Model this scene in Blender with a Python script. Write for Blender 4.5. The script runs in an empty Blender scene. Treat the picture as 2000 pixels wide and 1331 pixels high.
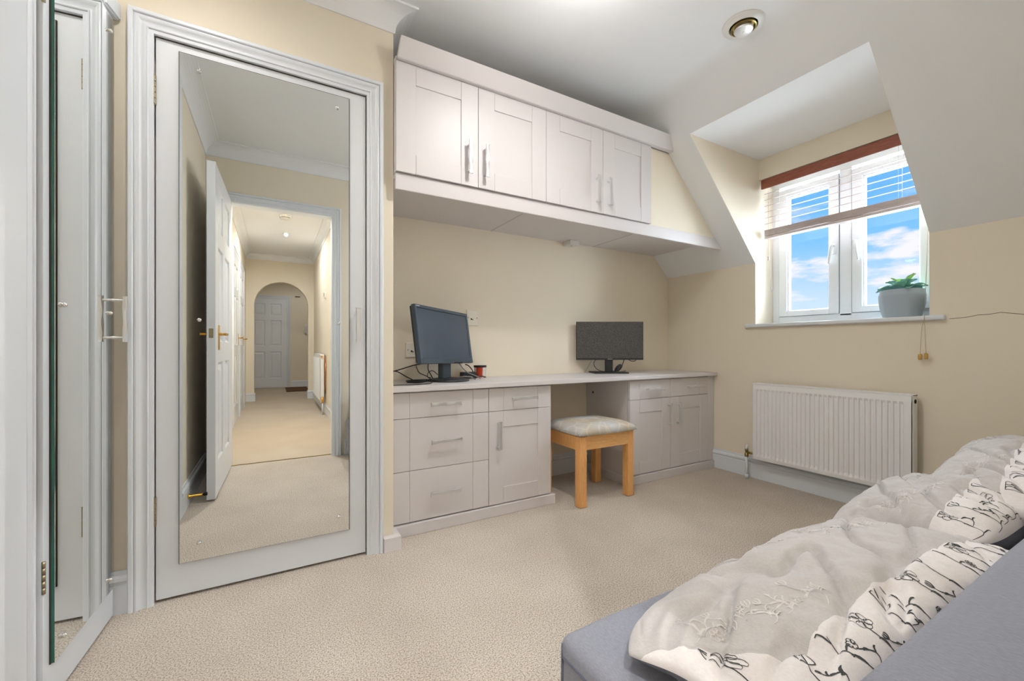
import bpy, bmesh, math, random
from mathutils import Vector, Matrix, noise
random.seed(7)
sc = bpy.context.scene
COL = sc.collection
PI = math.pi
V = Vector

# ------------------------------------------------------------------ materials
def srgb(r, g, b):
    f = lambda c: (c/255/12.92) if c/255 <= .04045 else ((c/255+.055)/1.055)**2.4
    return (f(r), f(g), f(b), 1)

def mat(name, col, rough=.5, metal=0, bump=None, var=None, spec=.5, coat=0, trans=0, extra=None):
    """bump=(scale, strength, dist) ; var=(scale, colour2, contrast)"""
    m = bpy.data.materials.new(name); m.use_nodes = True
    nt = m.node_tree; N = nt.nodes; L = nt.links
    b = N['Principled BSDF']
    b.inputs['Base Color'].default_value = col
    b.inputs['Roughness'].default_value = rough
    b.inputs['Metallic'].default_value = metal
    b.inputs['Specular IOR Level'].default_value = spec
    b.inputs['Coat Weight'].default_value = coat
    b.inputs['Transmission Weight'].default_value = trans
    tc = N.new('ShaderNodeTexCoord')
    if var:
        n = N.new('ShaderNodeTexNoise'); n.inputs['Scale'].default_value = var[0]; n.inputs['Detail'].default_value = 4
        L.new(tc.outputs['Object'], n.inputs['Vector'])
        r = N.new('ShaderNodeValToRGB')
        r.color_ramp.elements[0].position = .5-var[2]; r.color_ramp.elements[1].position = .5+var[2]
        r.color_ramp.elements[0].color = var[1]; r.color_ramp.elements[1].color = col
        L.new(n.outputs['Fac'], r.inputs['Fac']); L.new(r.outputs['Color'], b.inputs['Base Color'])
    if bump:
        n = N.new('ShaderNodeTexNoise'); n.inputs['Scale'].default_value = bump[0]; n.inputs['Detail'].default_value = 3
        L.new(tc.outputs['Object'], n.inputs['Vector'])
        bp = N.new('ShaderNodeBump'); bp.inputs['Strength'].default_value = bump[1]; bp.inputs['Distance'].default_value = bump[2]
        L.new(n.outputs['Fac'], bp.inputs['Height']); L.new(bp.outputs['Normal'], b.inputs['Normal'])
    return m

M = {}
M['wall'] = mat('cream_wall_paint', srgb(238,228,209), .85, bump=(220,.08,.001), var=(1.7,srgb(236,224,203),.25))
M['wall_infill'] = M['wall']
M['ceil'] = mat('ceiling_paint', srgb(238,238,238), .9, bump=(160,.06,.001))
M['gloss'] = mat('white_gloss_paint', srgb(226,229,233), .32, bump=(90,.05,.0006))
M['grain'] = mat('white_woodgrain_paint', srgb(226,228,231), .4)
M['cab'] = mat('pale_taupe_laminate', srgb(219,213,212), .42, bump=(120,.04,.0005))
M['capbody'] = M['cab']
M['seam'] = mat('taupe_seam', srgb(176,166,162), .6)
M['gap'] = mat('dark_gap', srgb(60,50,42), .9)
M['nickel'] = mat('satin_nickel', srgb(226,226,226), .36, .8, bump=(60,.1,.0005))
M['chrome'] = mat('chrome', srgb(230,230,230), .1, 1)
M['steelhinge'] = mat('aged_steel', srgb(170,160,130), .35, 1)
M['brass'] = mat('polished_brass', srgb(225,170,70), .2, 1)
M['brassdull'] = mat('dull_brass', srgb(160,140,85), .35, 1)
M['mirror'] = mat('mirror_silver', (.83,.85,.84,1), .0, 1)
M['glassedge'] = mat('green_glass_edge', srgb(6,110,88), .15, 0, spec=.8, var=(14,srgb(3,70,60),.3))
M['ply'] = mat('raw_edge', srgb(120,90,60), .8)
M['blackplastic'] = mat('black_plastic', srgb(38,40,44), .45)
M['bluegrey'] = mat('blue_grey_plastic', srgb(60,72,84), .32)
M['screen1'] = mat('blue_tinted_screen', srgb(62,82,102), .25, spec=.9, var=(3,srgb(56,64,76),.3))
M['screen2'] = mat('matt_dark_screen', srgb(44,42,42), .42, bump=(500,.4,.0006), var=(300,srgb(104,100,98),.12))
M['cable'] = mat('black_cable', srgb(30,28,28), .5)
M['greycable'] = mat('grey_cable', srgb(130,128,126), .5)
M['whiteplastic'] = mat('white_plastic', srgb(225,222,216), .35)
M['oldplastic'] = mat('cream_plastic', srgb(238,230,216), .4)
M['slot'] = mat('dark_slot', srgb(30,28,26), .8)
M['radiator'] = mat('radiator_enamel', srgb(241,240,239), .3)
M['upvc'] = mat('white_upvc', srgb(238,242,245), .25)
M['gasket'] = mat('grey_gasket', srgb(110,125,135), .6)
M['seatpad'] = None
M['pot'] = mat('ribbed_stone_pot', srgb(178,192,202), .6)
M['leafA'] = mat('succulent_leaf', srgb(128,192,172), .4, var=(18,srgb(88,158,144),.3))
M['leafB'] = mat('young_leaf', srgb(160,215,120), .4)
M['leafedge'] = mat('pale_leaf_margin', srgb(190,222,205), .45)
M['cord'] = mat('beige_cord', srgb(190,175,150), .7)
M['tassel'] = mat('light_wood_tassel', srgb(205,165,90), .5)
M['sofa'] = None
M['grey_pane'] = None
M['doormat'] = mat('brown_coir_mat', srgb(92,62,40), .95, bump=(200,.5,.003))
M['copper'] = mat('copper_pipe', srgb(190,120,60), .3, 1)
M['silverlabel'] = mat('silver_lettering', srgb(200,200,200), .3, .6)
M['red'] = mat('red_label', srgb(190,60,30), .5)
M['labelwhite'] = mat('white_label', srgb(220,215,205), .5)
M['crack'] = mat('hairline_crack', srgb(120,98,74), .9)
M['ink'] = mat('black_flower_print', srgb(70,73,73), .85)
M['palethread'] = mat('pale_flower_print', srgb(222,216,212), .85)

def woodgrain(name, a, b, sc_=(1,1,8), rough=.4):
    m = bpy.data.materials.new(name); m.use_nodes = True
    nt = m.node_tree; N = nt.nodes; L = nt.links; p = N['Principled BSDF']
    tc = N.new('ShaderNodeTexCoord'); mp = N.new('ShaderNodeMapping'); mp.inputs['Scale'].default_value = sc_
    n = N.new('ShaderNodeTexNoise'); n.inputs['Scale'].default_value = 9; n.inputs['Detail'].default_value = 8; n.inputs['Distortion'].default_value = 1.2
    r = N.new('ShaderNodeValToRGB'); r.color_ramp.elements[0].position=.3; r.color_ramp.elements[1].position=.7
    r.color_ramp.elements[0].color = b; r.color_ramp.elements[1].color = a
    L.new(tc.outputs['Object'], mp.inputs['Vector']); L.new(mp.outputs['Vector'], n.inputs['Vector'])
    L.new(n.outputs['Fac'], r.inputs['Fac']); L.new(r.outputs['Color'], p.inputs['Base Color'])
    p.inputs['Roughness'].default_value = rough
    return m
M['beech'] = woodgrain('honey_beech', srgb(244,188,122), srgb(228,162,94), (14,14,1.5))
M['beechx'] = woodgrain('honey_beech_rail', srgb(246,194,130), srgb(230,168,100), (1.5,14,14))
M['cherry'] = woodgrain('cherry_wood', srgb(166,98,76), srgb(138,76,58), (16,1.5,16))
M['slat'] = woodgrain('glare_washed_slat', srgb(224,212,210), srgb(200,184,180), (16,1.5,16))  # brown wood paled in its colour to imitate window glare

def grain_paint():
    m = M['grain']; nt = m.node_tree; N = nt.nodes; L = nt.links; p = N['Principled BSDF']
    tc = N.new('ShaderNodeTexCoord'); mp = N.new('ShaderNodeMapping'); mp.inputs['Scale'].default_value = (160,160,5)
    n = N.new('ShaderNodeTexNoise'); n.inputs['Scale'].default_value = 3; n.inputs['Detail'].default_value = 3
    bp = N.new('ShaderNodeBump'); bp.inputs['Strength'].default_value=.12; bp.inputs['Distance'].default_value=.0008
    L.new(tc.outputs['Object'], mp.inputs['Vector']); L.new(mp.outputs['Vector'], n.inputs['Vector'])
    L.new(n.outputs['Fac'], bp.inputs['Height']); L.new(bp.outputs['Normal'], p.inputs['Normal'])
grain_paint()

def carpet(name, c1, c2, c3):
    m = bpy.data.materials.new(name); m.use_nodes = True
    nt = m.node_tree; N = nt.nodes; L = nt.links; p = N['Principled BSDF']
    p.inputs['Roughness'].default_value = 1; p.inputs['Specular IOR Level'].default_value = .1
    p.inputs['Sheen Weight'].default_value = .1; p.inputs['Sheen Roughness'].default_value = .6
    tc = N.new('ShaderNodeTexCoord')
    n = N.new('ShaderNodeTexNoise'); n.inputs['Scale'].default_value = 230; n.inputs['Detail'].default_value = 4; n.inputs['Roughness'].default_value=.7
    n2 = N.new('ShaderNodeTexNoise'); n2.inputs['Scale'].default_value = 2.2; n2.inputs['Detail'].default_value = 5
    r = N.new('ShaderNodeValToRGB'); e = r.color_ramp.elements
    e[0].position = .36; e[0].color = c2; e[1].position = .56; e[1].color = c1
    r2 = N.new('ShaderNodeValToRGB'); e = r2.color_ramp.elements
    e[0].position = .3; e[0].color = c3; e[1].position = .62; e[1].color = (1,1,1,1)
    mx = N.new('ShaderNodeMix'); mx.data_type = 'RGBA'; mx.blend_type = 'MULTIPLY'; mx.inputs['Factor'].default_value = 1
    L.new(tc.outputs['Object'], n.inputs['Vector']); L.new(tc.outputs['Object'], n2.inputs['Vector'])
    L.new(n.outputs['Fac'], r.inputs['Fac']); L.new(n2.outputs['Fac'], r2.inputs['Fac'])
    L.new(r.outputs['Color'], mx.inputs['A']); L.new(r2.outputs['Color'], mx.inputs['B'])
    L.new(mx.outputs['Result'], p.inputs['Base Color'])
    v = N.new('ShaderNodeTexVoronoi'); v.inputs['Scale'].default_value = 380
    L.new(tc.outputs['Object'], v.inputs['Vector'])
    ad = N.new('ShaderNodeMath'); ad.operation='ADD'; L.new(n.outputs['Fac'], ad.inputs[0]); L.new(v.outputs['Distance'], ad.inputs[1])
    bp = N.new('ShaderNodeBump'); bp.inputs['Strength'].default_value=.6; bp.inputs['Distance'].default_value=.004
    L.new(ad.outputs[0], bp.inputs['Height']); L.new(bp.outputs['Normal'], p.inputs['Normal'])
    return m
M['carpet'] = carpet('beige_twist_carpet', srgb(232,220,204), srgb(146,129,112), (.86,.84,.83,1))
M['hallcarpet'] = carpet('tan_hall_carpet', srgb(218,204,184), srgb(186,168,146), (.92,.90,.88,1))

def fabric(name, c, c2, scale=700, bump=.25):
    m = bpy.data.materials.new(name); m.use_nodes = True
    nt = m.node_tree; N = nt.nodes; L = nt.links; p = N['Principled BSDF']
    p.inputs['Roughness'].default_value = .85; p.inputs['Specular IOR Level'].default_value = .25
    p.inputs['Sheen Weight'].default_value = .15
    tc = N.new('ShaderNodeTexCoord')
    mp = N.new('ShaderNodeMapping'); mp.inputs['Scale'].default_value = (1,.25,1)
    n = N.new('ShaderNodeTexNoise'); n.inputs['Scale'].default_value = scale; n.inputs['Detail'].default_value = 2
    r = N.new('ShaderNodeValToRGB'); e = r.color_ramp.elements
    e[0].position = .35; e[0].color = c2; e[1].position = .65; e[1].color = c
    L.new(tc.outputs['Object'], mp.inputs['Vector']); L.new(mp.outputs['Vector'], n.inputs['Vector']); L.new(n.outputs['Fac'], r.inputs['Fac'])
    L.new(r.outputs['Color'], p.inputs['Base Color'])
    bp = N.new('ShaderNodeBump'); bp.inputs['Strength'].default_value=bump; bp.inputs['Distance'].default_value=.0008
    L.new(n.outputs['Fac'], bp.inputs['Height']); L.new(bp.outputs['Normal'], p.inputs['Normal'])
    return m
M['sofa'] = fabric('slate_grey_weave', srgb(149,150,160), srgb(138,139,149), 500)
M['piping'] = fabric('slate_piping', srgb(112,116,130), srgb(100,104,120), 500)
M['pillowgrey'] = fabric('dove_grey_cotton', srgb(203,198,194), srgb(195,190,187), 500, .12)
M['pillowwhite'] = fabric('off_white_cotton', srgb(238,232,229), srgb(232,225,222), 500, .12)
M['pillowback'] = fabric('dark_grey_cotton', srgb(100,102,112), srgb(90,92,102), 500, .12)

def seatpad():
    m = bpy.data.materials.new('patterned_seat_fabric'); m.use_nodes = True
    nt = m.node_tree; N = nt.nodes; L = nt.links; p = N['Principled BSDF']
    p.inputs['Roughness'].default_value = .8
    tc = N.new('ShaderNodeTexCoord')
    v = N.new('ShaderNodeTexVoronoi'); v.feature = 'DISTANCE_TO_EDGE'; v.inputs['Scale'].default_value = 13
    r = N.new('ShaderNodeValToRGB'); e = r.color_ramp.elements
    e[0].position = .0; e[0].color = srgb(222,219,213); e[1].position = .09; e[1].color = srgb(202,202,200)
    n = N.new('ShaderNodeTexNoise'); n.inputs['Scale'].default_value = 5
    r2 = N.new('ShaderNodeValToRGB'); e = r2.color_ramp.elements
    e[0].position=.42; e[0].color=(1,1,1,1); e[1].position=.62; e[1].color=srgb(244,226,198)
    mx = N.new('ShaderNodeMix'); mx.data_type='RGBA'; mx.blend_type='MULTIPLY'; mx.inputs['Factor'].default_value=1
    L.new(tc.outputs['Object'], v.inputs['Vector']); L.new(tc.outputs['Object'], n.inputs['Vector'])
    L.new(v.outputs['Distance'], r.inputs['Fac']); L.new(n.outputs['Fac'], r2.inputs['Fac'])
    L.new(r.outputs['Color'], mx.inputs['A']); L.new(r2.outputs['Color'], mx.inputs['B'])
    L.new(mx.outputs['Result'], p.inputs['Base Color'])
    bp = N.new('ShaderNodeBump'); bp.inputs['Strength'].default_value=.15; bp.inputs['Distance'].default_value=.002
    L.new(v.outputs['Distance'], bp.inputs['Height']); L.new(bp.outputs['Normal'], p.inputs['Normal'])
    return m
M['seatpad'] = seatpad()

def glass_mat():
    m = bpy.data.materials.new('window_glass'); m.use_nodes = True
    nt = m.node_tree; N = nt.nodes; L = nt.links
    for x in list(N): N.remove(x)
    o = N.new('ShaderNodeOutputMaterial'); t = N.new('ShaderNodeBsdfTransparent'); g = N.new('ShaderNodeBsdfGlossy')
    g.inputs['Roughness'].default_value = .02; t.inputs['Color'].default_value = (.97,.985,.99,1)
    f = N.new('ShaderNodeFresnel'); f.inputs['IOR'].default_value = 1.22
    mx = N.new('ShaderNodeMixShader')
    L.new(f.outputs[0], mx.inputs[0]); L.new(t.outputs[0], mx.inputs[1]); L.new(g.outputs[0], mx.inputs[2]); L.new(mx.outputs[0], o.inputs[0])
    return m
M['glass'] = glass_mat()

def emis(name, col, s):
    m = bpy.data.materials.new(name); m.use_nodes = True
    p = m.node_tree.nodes['Principled BSDF']
    p.inputs['Emission Color'].default_value = col; p.inputs['Emission Strength'].default_value = s
    return m
M['lamp'] = emis('lamp_glow', (1,.95,.88,1), 12)

# ------------------------------------------------------------------ mesh helpers
def BM(): return bmesh.new()

def box(bm, a, b, mi=0, bev=0, seg=2):
    x0,y0,z0 = [min(a[i],b[i]) for i in range(3)]; x1,y1,z1 = [max(a[i],b[i]) for i in range(3)]
    if bev:
        t = bmesh.new(); box(t, a, b, mi)
        bmesh.ops.bevel(t, geom=t.edges[:], offset=bev, segments=seg, profile=.5, affect='EDGES')
        merge(bm, t, mi); return
    vs = [bm.verts.new(p) for p in ((x0,y0,z0),(x1,y0,z0),(x1,y1,z0),(x0,y1,z0),(x0,y0,z1),(x1,y0,z1),(x1,y1,z1),(x0,y1,z1))]
    for q in ((3,2,1,0),(4,5,6,7),(0,1,5,4),(1,2,6,5),(2,3,7,6),(3,0,4,7)):
        f = bm.faces.new([vs[i] for i in q]); f.material_index = mi

def merge(bm, t, mi=None, mtx=None):
    mp = {}
    for v in t.verts:
        mp[v] = bm.verts.new(mtx @ v.co if mtx else v.co)
    for f in t.faces:
        try: g = bm.faces.new([mp[v] for v in f.verts])
        except ValueError: continue
        g.material_index = f.material_index if mi is None else mi; g.smooth = f.smooth
    t.free()

def quad(bm, pts, mi=0):
    f = bm.faces.new([bm.verts.new(p) for p in pts]); f.material_index = mi; return f

def tube(bm, pts, r, n=8, mi=0, cap=True, smooth=True):
    """sweep a circle (r may be a list) along pts"""
    pts = [V(p) for p in pts]; rings = []
    rs = r if isinstance(r,(list,tuple)) else [r]*len(pts)
    up = None
    for i,p in enumerate(pts):
        d = (pts[min(i+1,len(pts)-1)] - pts[max(i-1,0)])
        if d.length < 1e-9: d = V((0,0,1))
        d.normalize()
        if up is None:
            up = V((0,0,1)) if abs(d.z) < .9 else V((1,0,0))
        a = d.cross(up);
        if a.length < 1e-6: a = d.cross(V((1,0,0)))
        a.normalize(); b = a.cross(d).normalized(); up = b
        rings.append([bm.verts.new(p + (a*math.cos(2*PI*k/n) + b*math.sin(2*PI*k/n))*rs[i]) for k in range(n)])
    for A,B in zip(rings, rings[1:]):
        for k in range(n):
            f = bm.faces.new((A[k],A[(k+1)%n],B[(k+1)%n],B[k])); f.material_index = mi; f.smooth = smooth
    if cap:
        for R,rev in ((rings[0],0),(rings[-1],1)):
            f = bm.faces.new(R if rev else R[::-1]); f.material_index = mi

def spline(pts, n=8):
    """Catmull-Rom through pts"""
    P = [V(p) for p in pts]; P = [P[0]*2-P[1]] + P + [P[-1]*2-P[-2]]; out = []
    for i in range(1, len(P)-2):
        for k in range(n):
            t = k/n; a,b,c,d = P[i-1],P[i],P[i+1],P[i+2]
            out.append(.5*((2*b)+(c-a)*t+(2*a-5*b+4*c-d)*t*t+(3*b-a-3*c+d)*t**3))
    out.append(P[-2]); return out

def lathe(bm, prof, c=(0,0,0), n=32, mi=0, axis='Z', smooth=True):
    """prof list of (r,z)"""
    rings = []
    for r,z in prof:
        ring = []
        for k in range(n):
            a = 2*PI*k/n; x,y = r*math.cos(a), r*math.sin(a)
            p = {'Z':(x,y,z),'X':(z,x,y),'Y':(x,z,y)}[axis]
            ring.append(bm.verts.new(V(c)+V(p)))
        rings.append(ring)
    for A,B in zip(rings, rings[1:]):
        for k in range(n):
            f = bm.faces.new((A[k],A[(k+1)%n],B[(k+1)%n],B[k])); f.material_index = mi; f.smooth = smooth
    for R in (rings[0],rings[-1]):
        if prof[rings.index(R)][0] > 1e-5:
            f = bm.faces.new(R); f.material_index = mi
    return rings

def prism(bm, poly, d, mi=0):
    """poly: 3D points of a planar polygon, extruded by vector d"""
    d = V(d); A = [bm.verts.new(p) for p in poly]; B = [bm.verts.new(V(p)+d) for p in poly]; n = len(poly)
    for f in (A[::-1], B): bm.faces.new(f).material_index = mi
    for k in range(n): bm.faces.new((A[k],A[(k+1)%n],B[(k+1)%n],B[k])).material_index = mi

def sweep_profile(bm, prof, path, f, mi=0, closed=False, caps=True):
    """prof: [(a,h)], path fn: f(i, a, h)->xyz for each station i in path"""
    rows = [[bm.verts.new(f(s,a,h)) for a,h in prof] for s in path]
    for A,B in zip(rows, rows[1:]):
        for k in range(len(prof)-(0 if closed else 1)):
            k2 = (k+1)%len(prof)
            bm.faces.new((A[k],A[k2],B[k2],B[k])).material_index = mi
    if caps:
        for R in (rows[0],rows[-1]):
            try: bm.faces.new(R).material_index = mi
            except ValueError: pass

def obj(name, bm, mats, parent=None, local=False, smooth=None, fix=True):
    if not isinstance(mats,(list,tuple)): mats = [mats]
    if fix: bmesh.ops.recalc_face_normals(bm, faces=bm.faces[:])
    me = bpy.data.meshes.new(name)
    if parent is not None and not local:
        q = V((0,0,0)); r = parent
        while r: q += r.location; r = r.parent
        for v in bm.verts: v.co -= q
    bm.to_mesh(me); bm.free()
    for m in mats: me.materials.append(m)
    if smooth:
        me.polygons.foreach_set('use_smooth', [True]*len(me.polygons))
        if smooth is not True:
            me.set_sharp_from_angle(angle=math.radians(smooth))
    o = bpy.data.objects.new(name, me); COL.objects.link(o)
    if parent: o.parent = parent
    return o

def thing(name, label, cat, loc=(0,0,0), rot=None, group=None):
    o = bpy.data.objects.new(name, None); o.empty_display_size = .05; COL.objects.link(o)
    o.location = loc
    if rot: o.rotation_euler = rot
    o['label'] = label; o['category'] = cat
    if group: o['group'] = group
    return o

def tag(o, label, cat, group=None):
    o['label'] = label; o['category'] = cat
    if group: o['group'] = group
    return o

def struct(name, bm, m, parent=None, **k):
    o = obj(name, bm, m, parent, **k)
    if parent is None: o['kind'] = 'structure'
    return o

def sroot(name, loc=(0,0,0), label=None):
    o = bpy.data.objects.new(name, None); COL.objects.link(o); o.location = loc; o['kind'] = 'structure'
    if label: o['label'] = label
    return o

# ------------------------------------------------------------------ key dimensions
YD, YB, XW = 1.885, 2.405, 2.88       # door wall, alcove wall, window wall
XN = .461                              # nib corner
YE = .02                               # doorway wall (room face)
ZC = 2.395
XL = -.508                             # left wall with cupboard door
SL = 1.048                             # slope gradient
def zs(x): return 1.48 + SL*(XW-x)     # underside of sloped ceiling
XS = XW-(ZC-1.48)/SL                   # where the slope meets the flat ceiling
YA, YZ = .787, 1.665                   # dormer cheeks
XD = 2.92                              # dormer wall
ZD = 2.20                              # dormer ceiling
ZL = 2.058                             # lintel

# ------------------------------------------------------------------ room shell
b = BM(); box(b, (-.62,-.03,-.06), (XW+.1, YB+.1, 0)); struct('floor', b, M['carpet'])
b = BM(); box(b, (-.62,-7.2,-.06), (1.3,-.03,0)); struct('floor', b, M['hallcarpet'])
b = BM(); box(b, (-.3,-.036,-.01), (.43,-.024,.004)); struct('trim_1', b, M['brassdull'])

# ceiling, and the sloped ceiling that curves softly out of it
XR = XS-.10                            # where the curve begins
b = BM(); box(b, (-.62,-.1,ZC), (XR,YB+.1,ZC+.1)); struct('ceiling', b, M['ceil'])
xd = XW-(ZD-1.48)/SL
arc = []
for k in range(17):
    t = k/16; p0=(XR,ZC); p1=(XS,ZC); p2=(XS+.072,ZC-.072*SL)
    arc.append(((1-t)**2*p0[0]+2*t*(1-t)*p1[0]+t*t*p2[0], (1-t)**2*p0[1]+2*t*(1-t)*p1[1]+t*t*p2[1]))
def slope_strip(b, y0, y1, pts):
    n=len(pts); lo=[[b.verts.new((x,y,z)) for x,z in pts] for y in (y0,y1)]; hi=[[b.verts.new((x,y,z+.14)) for x,z in pts] for y in (y0,y1)]
    for k in range(n-1):
        b.faces.new((lo[0][k],lo[0][k+1],lo[1][k+1],lo[1][k])); b.faces.new((hi[0][k],hi[1][k],hi[1][k+1],hi[0][k+1]))
        for q in (0,1): b.faces.new((lo[q][k],hi[q][k],hi[q][k+1],lo[q][k+1]))
    for k in (0,n-1): b.faces.new((lo[0][k],lo[1][k],hi[1][k],hi[0][k]))
b = BM(); m_ = [(xd,ZD)]
slope_strip(b, YZ+.0015, YB+.1, arc+m_+[(XW,1.48)])
slope_strip(b, YE-.1, YA-.0015, arc+m_+[(XW,1.48)])
slope_strip(b, YA-.0015, YZ+.0015, arc+m_)
o = struct('ceiling', b, M['ceil'])
b = BM(); box(b,(xd,YA-.02,ZD),(XD+.3,YZ+.02,ZD+.06)); struct('ceiling', b, M['ceil'])

# dormer cheeks: triangle between slope plane and the dormer wall, then the reveal
def cheek(y, dy):
    b = BM()
    k=.0015; pts = [(XW+k,y,1.058),(3.16,y,1.058),(3.16,y,ZD),(xd+k,y,ZD+.0005),(XW+k,y,1.48+.0005)]
    prism(b, pts, (0,dy,0)); return b
struct('wall_dormer_left', cheek(YZ,.05), M['wall'])
struct('wall_dormer_right', cheek(YA,-.05), M['wall'])
b = BM(); box(b,(XD,YA,ZL),(3.16,YZ,ZD)); struct('wall_dormer', b, M['wall'])

# window wall: below slope, with window recess
b = BM()
box(b,(XW,-.1,0),(XW+.3,YB+.1,1.036))
box(b,(XW,YZ+.0015,1.036),(XW+.3,YB+.1,1.48)); box(b,(XW,-.1,1.036),(XW+.3,YA-.0015,1.48))
struct('wall_right', b, M['wall'])
# alcove wall
b = BM(); prism(b, [(XN,YB,0),(XW,YB,0),(XW,YB,1.48),(XS+.05,YB,ZC),(XN,YB,ZC)], (0,.1,0)); struct('wall_back', b, M['wall'])
# door wall and its nib
DX0, DX1, DZ = -.366, .346, 1.994
b = BM()
box(b,(-.62,YD,0),(DX0-.012,YB+.1,ZC)); box(b,(DX1+.012,YD,0),(XN,YB+.1,ZC)); box(b,(DX0-.012,YD,DZ+.012),(DX1+.012,YB+.1,ZC))
box(b,(DX0-.012,YD+.06,0),(DX1+.012,YD+.1,DZ+.012))
struct('wall_front', b, M['wall'])
# left wall: cupboard door portion and nearer portion
HY0, HY1 = 1.440, 1.860                # cupboard door opening along Y
b = BM()
box(b,(-.62,1.185,0),(XL,HY0-.006,ZC)); box(b,(-.62,HY1+.006,0),(XL,YD,ZC)); box(b,(-.62,HY0-.006,1.994),(XL,HY1+.006,ZC))
box(b,(-.62,HY0-.006,0),(XL-.06,HY1+.006,1.994))
box(b,(-.62,-.1,0),(-.44,1.185,ZC))
struct('wall_left', b, M['wall'])
# doorway wall (behind camera)
EX0, EX1, EZ = -.30, .425, 2.0
b = BM()
box(b,(-.44,YE-.1,0),(EX0,YE,ZC)); box(b,(EX1,YE-.1,0),(XW,YE,ZC)); box(b,(EX0,YE-.1,EZ),(EX1,YE,2.5))
struct('wall_entrance', b, M['wall'])

# hallway shell
HX0, HX1, HC = -.42, .60, 2.46
b = BM(); box(b,(-.62,-7.1,0),(HX0,YE-.1,HC)); struct('wall_hall_left', b, M['wall'])
b = BM(); box(b,(HX1,-4.385,0),(HX1+.1,YE-.1,HC)); box(b,(1.2,-7.1,0),(1.3,-4.385,HC)); box(b,(HX1,-4.505,0),(1.3,-4.385,HC)); struct('wall_hall_right', b, M['wall'])
b = BM(); box(b,(-.62,-7.1,HC),(1.3,YE-.1,HC+.1)); struct('ceiling', b, M['ceil'])
# arch wall
b = BM()
ax0, ax1, zsp = -.302, .509, 1.61; rc=(ax1-ax0)/2; cx=(ax0+ax1)/2
pts = [(HX0,0),(ax0,0),(ax0,zsp)] + [(cx-rc*math.cos(a), zsp+rc*math.sin(a)) for a in [PI*k/24 for k in range(1,24)]] + [(ax1,zsp),(ax1,0),(HX1,0),(HX1,HC),(HX0,HC)]
top = [(p[0],-4.385,p[1]) for p in pts]
# build as strips so the concave outline stays clean
def strip(b, xa, xb, za, zb):
    pass
def archwall():
    b = BM()
    box(b,(HX0,-4.505,0),(ax0,-4.385,HC)); box(b,(ax1,-4.505,0),(HX1,-4.385,HC))
    n = 28
    for k in range(n):
        a0, a1 = PI*k/n, PI*(k+1)/n
        xa, za = cx-rc*math.cos(a0), zsp+rc*math.sin(a0); xb, zb = cx-rc*math.cos(a1), zsp+rc*math.sin(a1)
        prism(b, [(xa,-4.385,za),(xb,-4.385,zb),(xb,-4.385,HC),(xa,-4.385,HC)], (0,-.12,0))
    bmesh.ops.remove_doubles(b, verts=b.verts[:], dist=1e-5)
    return b
struct('wall_hall_arch', archwall(), M['wall'])
b = BM(); box(b,(-.62,-7.05,0),(1.3,-6.95,HC)); struct('wall_hall_end', b, M['wall'])

# ------------------------------------------------------------------ coving, skirting, architraves
def cov_prof(n=8, s=.09):
    # (drop below ceiling, out from wall)
    p = [(s,0.0),(s,.006)]
    for k in range(n+1):
        a = PI/2*k/n
        p.append((s-.008-(s-.02)*(1-math.cos(a)) - 0, .008+(s-.02)*math.sin(a)) if False else (.010+(s-.018)*(1-math.sin(a)), .008+(s-.018)*(1-math.cos(a))))
    p += [(.010,s),(0,s),(0,0)]
    return p
cp = cov_prof()
def coving(stations, f, zc, name):
    b = BM(); sweep_profile(b, cp, stations, f, closed=True); return struct(name, b, M['ceil'])
# along door wall then returned round the nib corner (external mitre)
def fcov(s,a,h):
    # s: 0 start at left wall (internal mitre), 1 nib corner, 2 alcove
    z = ZC-a
    if s==0: return (XL+h, YD-h, z)
    if s==1: return (XN+h, YD-h, z)
    return (XN+h, YB, z)
coving([0,1,2], fcov, ZC, 'trim_2')
def fcov2(s,a,h):
    z = ZC-a
    return [(XL+h,YD-h,z),(XL+h,1.185+h,z),(-.44+h,1.185+h,z),(-.44+h,YE+h,z),(XW-.9+h*0,YE+h,z)][s]
coving([0,1,2,3,4], fcov2, ZC, 'trim_3')
def fcov3(s,a,h):
    z = HC-a
    return [(HX0+h,YE-.1,z),(HX0+h,-4.385+h,z),(HX1-h,-4.385+h,z),(HX1-h,YE-.1,z)][s]
coving([0,1,2,3], fcov3, HC, 'trim_4')

sk = [(0,0),(0,.014),(.095,.014),(.1,.011),(.112,.018),(.122,.017),(.130,.008),(.142,.006),(.142,0)]
def skirting(name, pts, normals, m=None):
    """pts xy stations, normals: offset directions at each station (mitre-adjusted)"""
    b = BM()
    sweep_profile(b, sk, range(len(pts)), lambda s,a,h: (pts[s][0]+normals[s][0]*h, pts[s][1]+normals[s][1]*h, a), closed=True)
    return struct(name, b, m or M['gloss'])
skirting('baseboard_right', [(XW,YE),(XW,YB)], [(-1,0),(-1,0)])
skirting('baseboard_back', [(1.37,YB),(2.0,YB)], [(0,-1),(0,-1)])
skirting('baseboard_left', [(-.44,YE),(-.44,.985)], [(1,0),(1,0)])
b = BM(); box(b,(-.4405,.985,0),(-.426,1.19,2.31),bev=.002); struct('trim_14', b, M['gloss'])
skirting('baseboard_front', [(XL,YD),(-.43,YD)], [(0,-1),(0,-1)])
skirting('baseboard_entrance', [(.505,YE),(XW,YE)], [(0,1),(0,1)])
skirting('baseboard_hall_right', [(HX1,YE-.1),(HX1,-4.385),(ax1,-4.385),(ax1,-4.505)], [(-1,0),(-1,1),(-1,1),(-1,0)])
skirting('baseboard_hall_left', [(HX0,-4.385),(ax0,-4.385),(ax0,-4.505)], [(0,1),(1,1),(1,0)])
skirting('baseboard_hall_end', [(.335,-6.95),(1.2,-6.95)], [(0,1),(0,1)])
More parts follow.
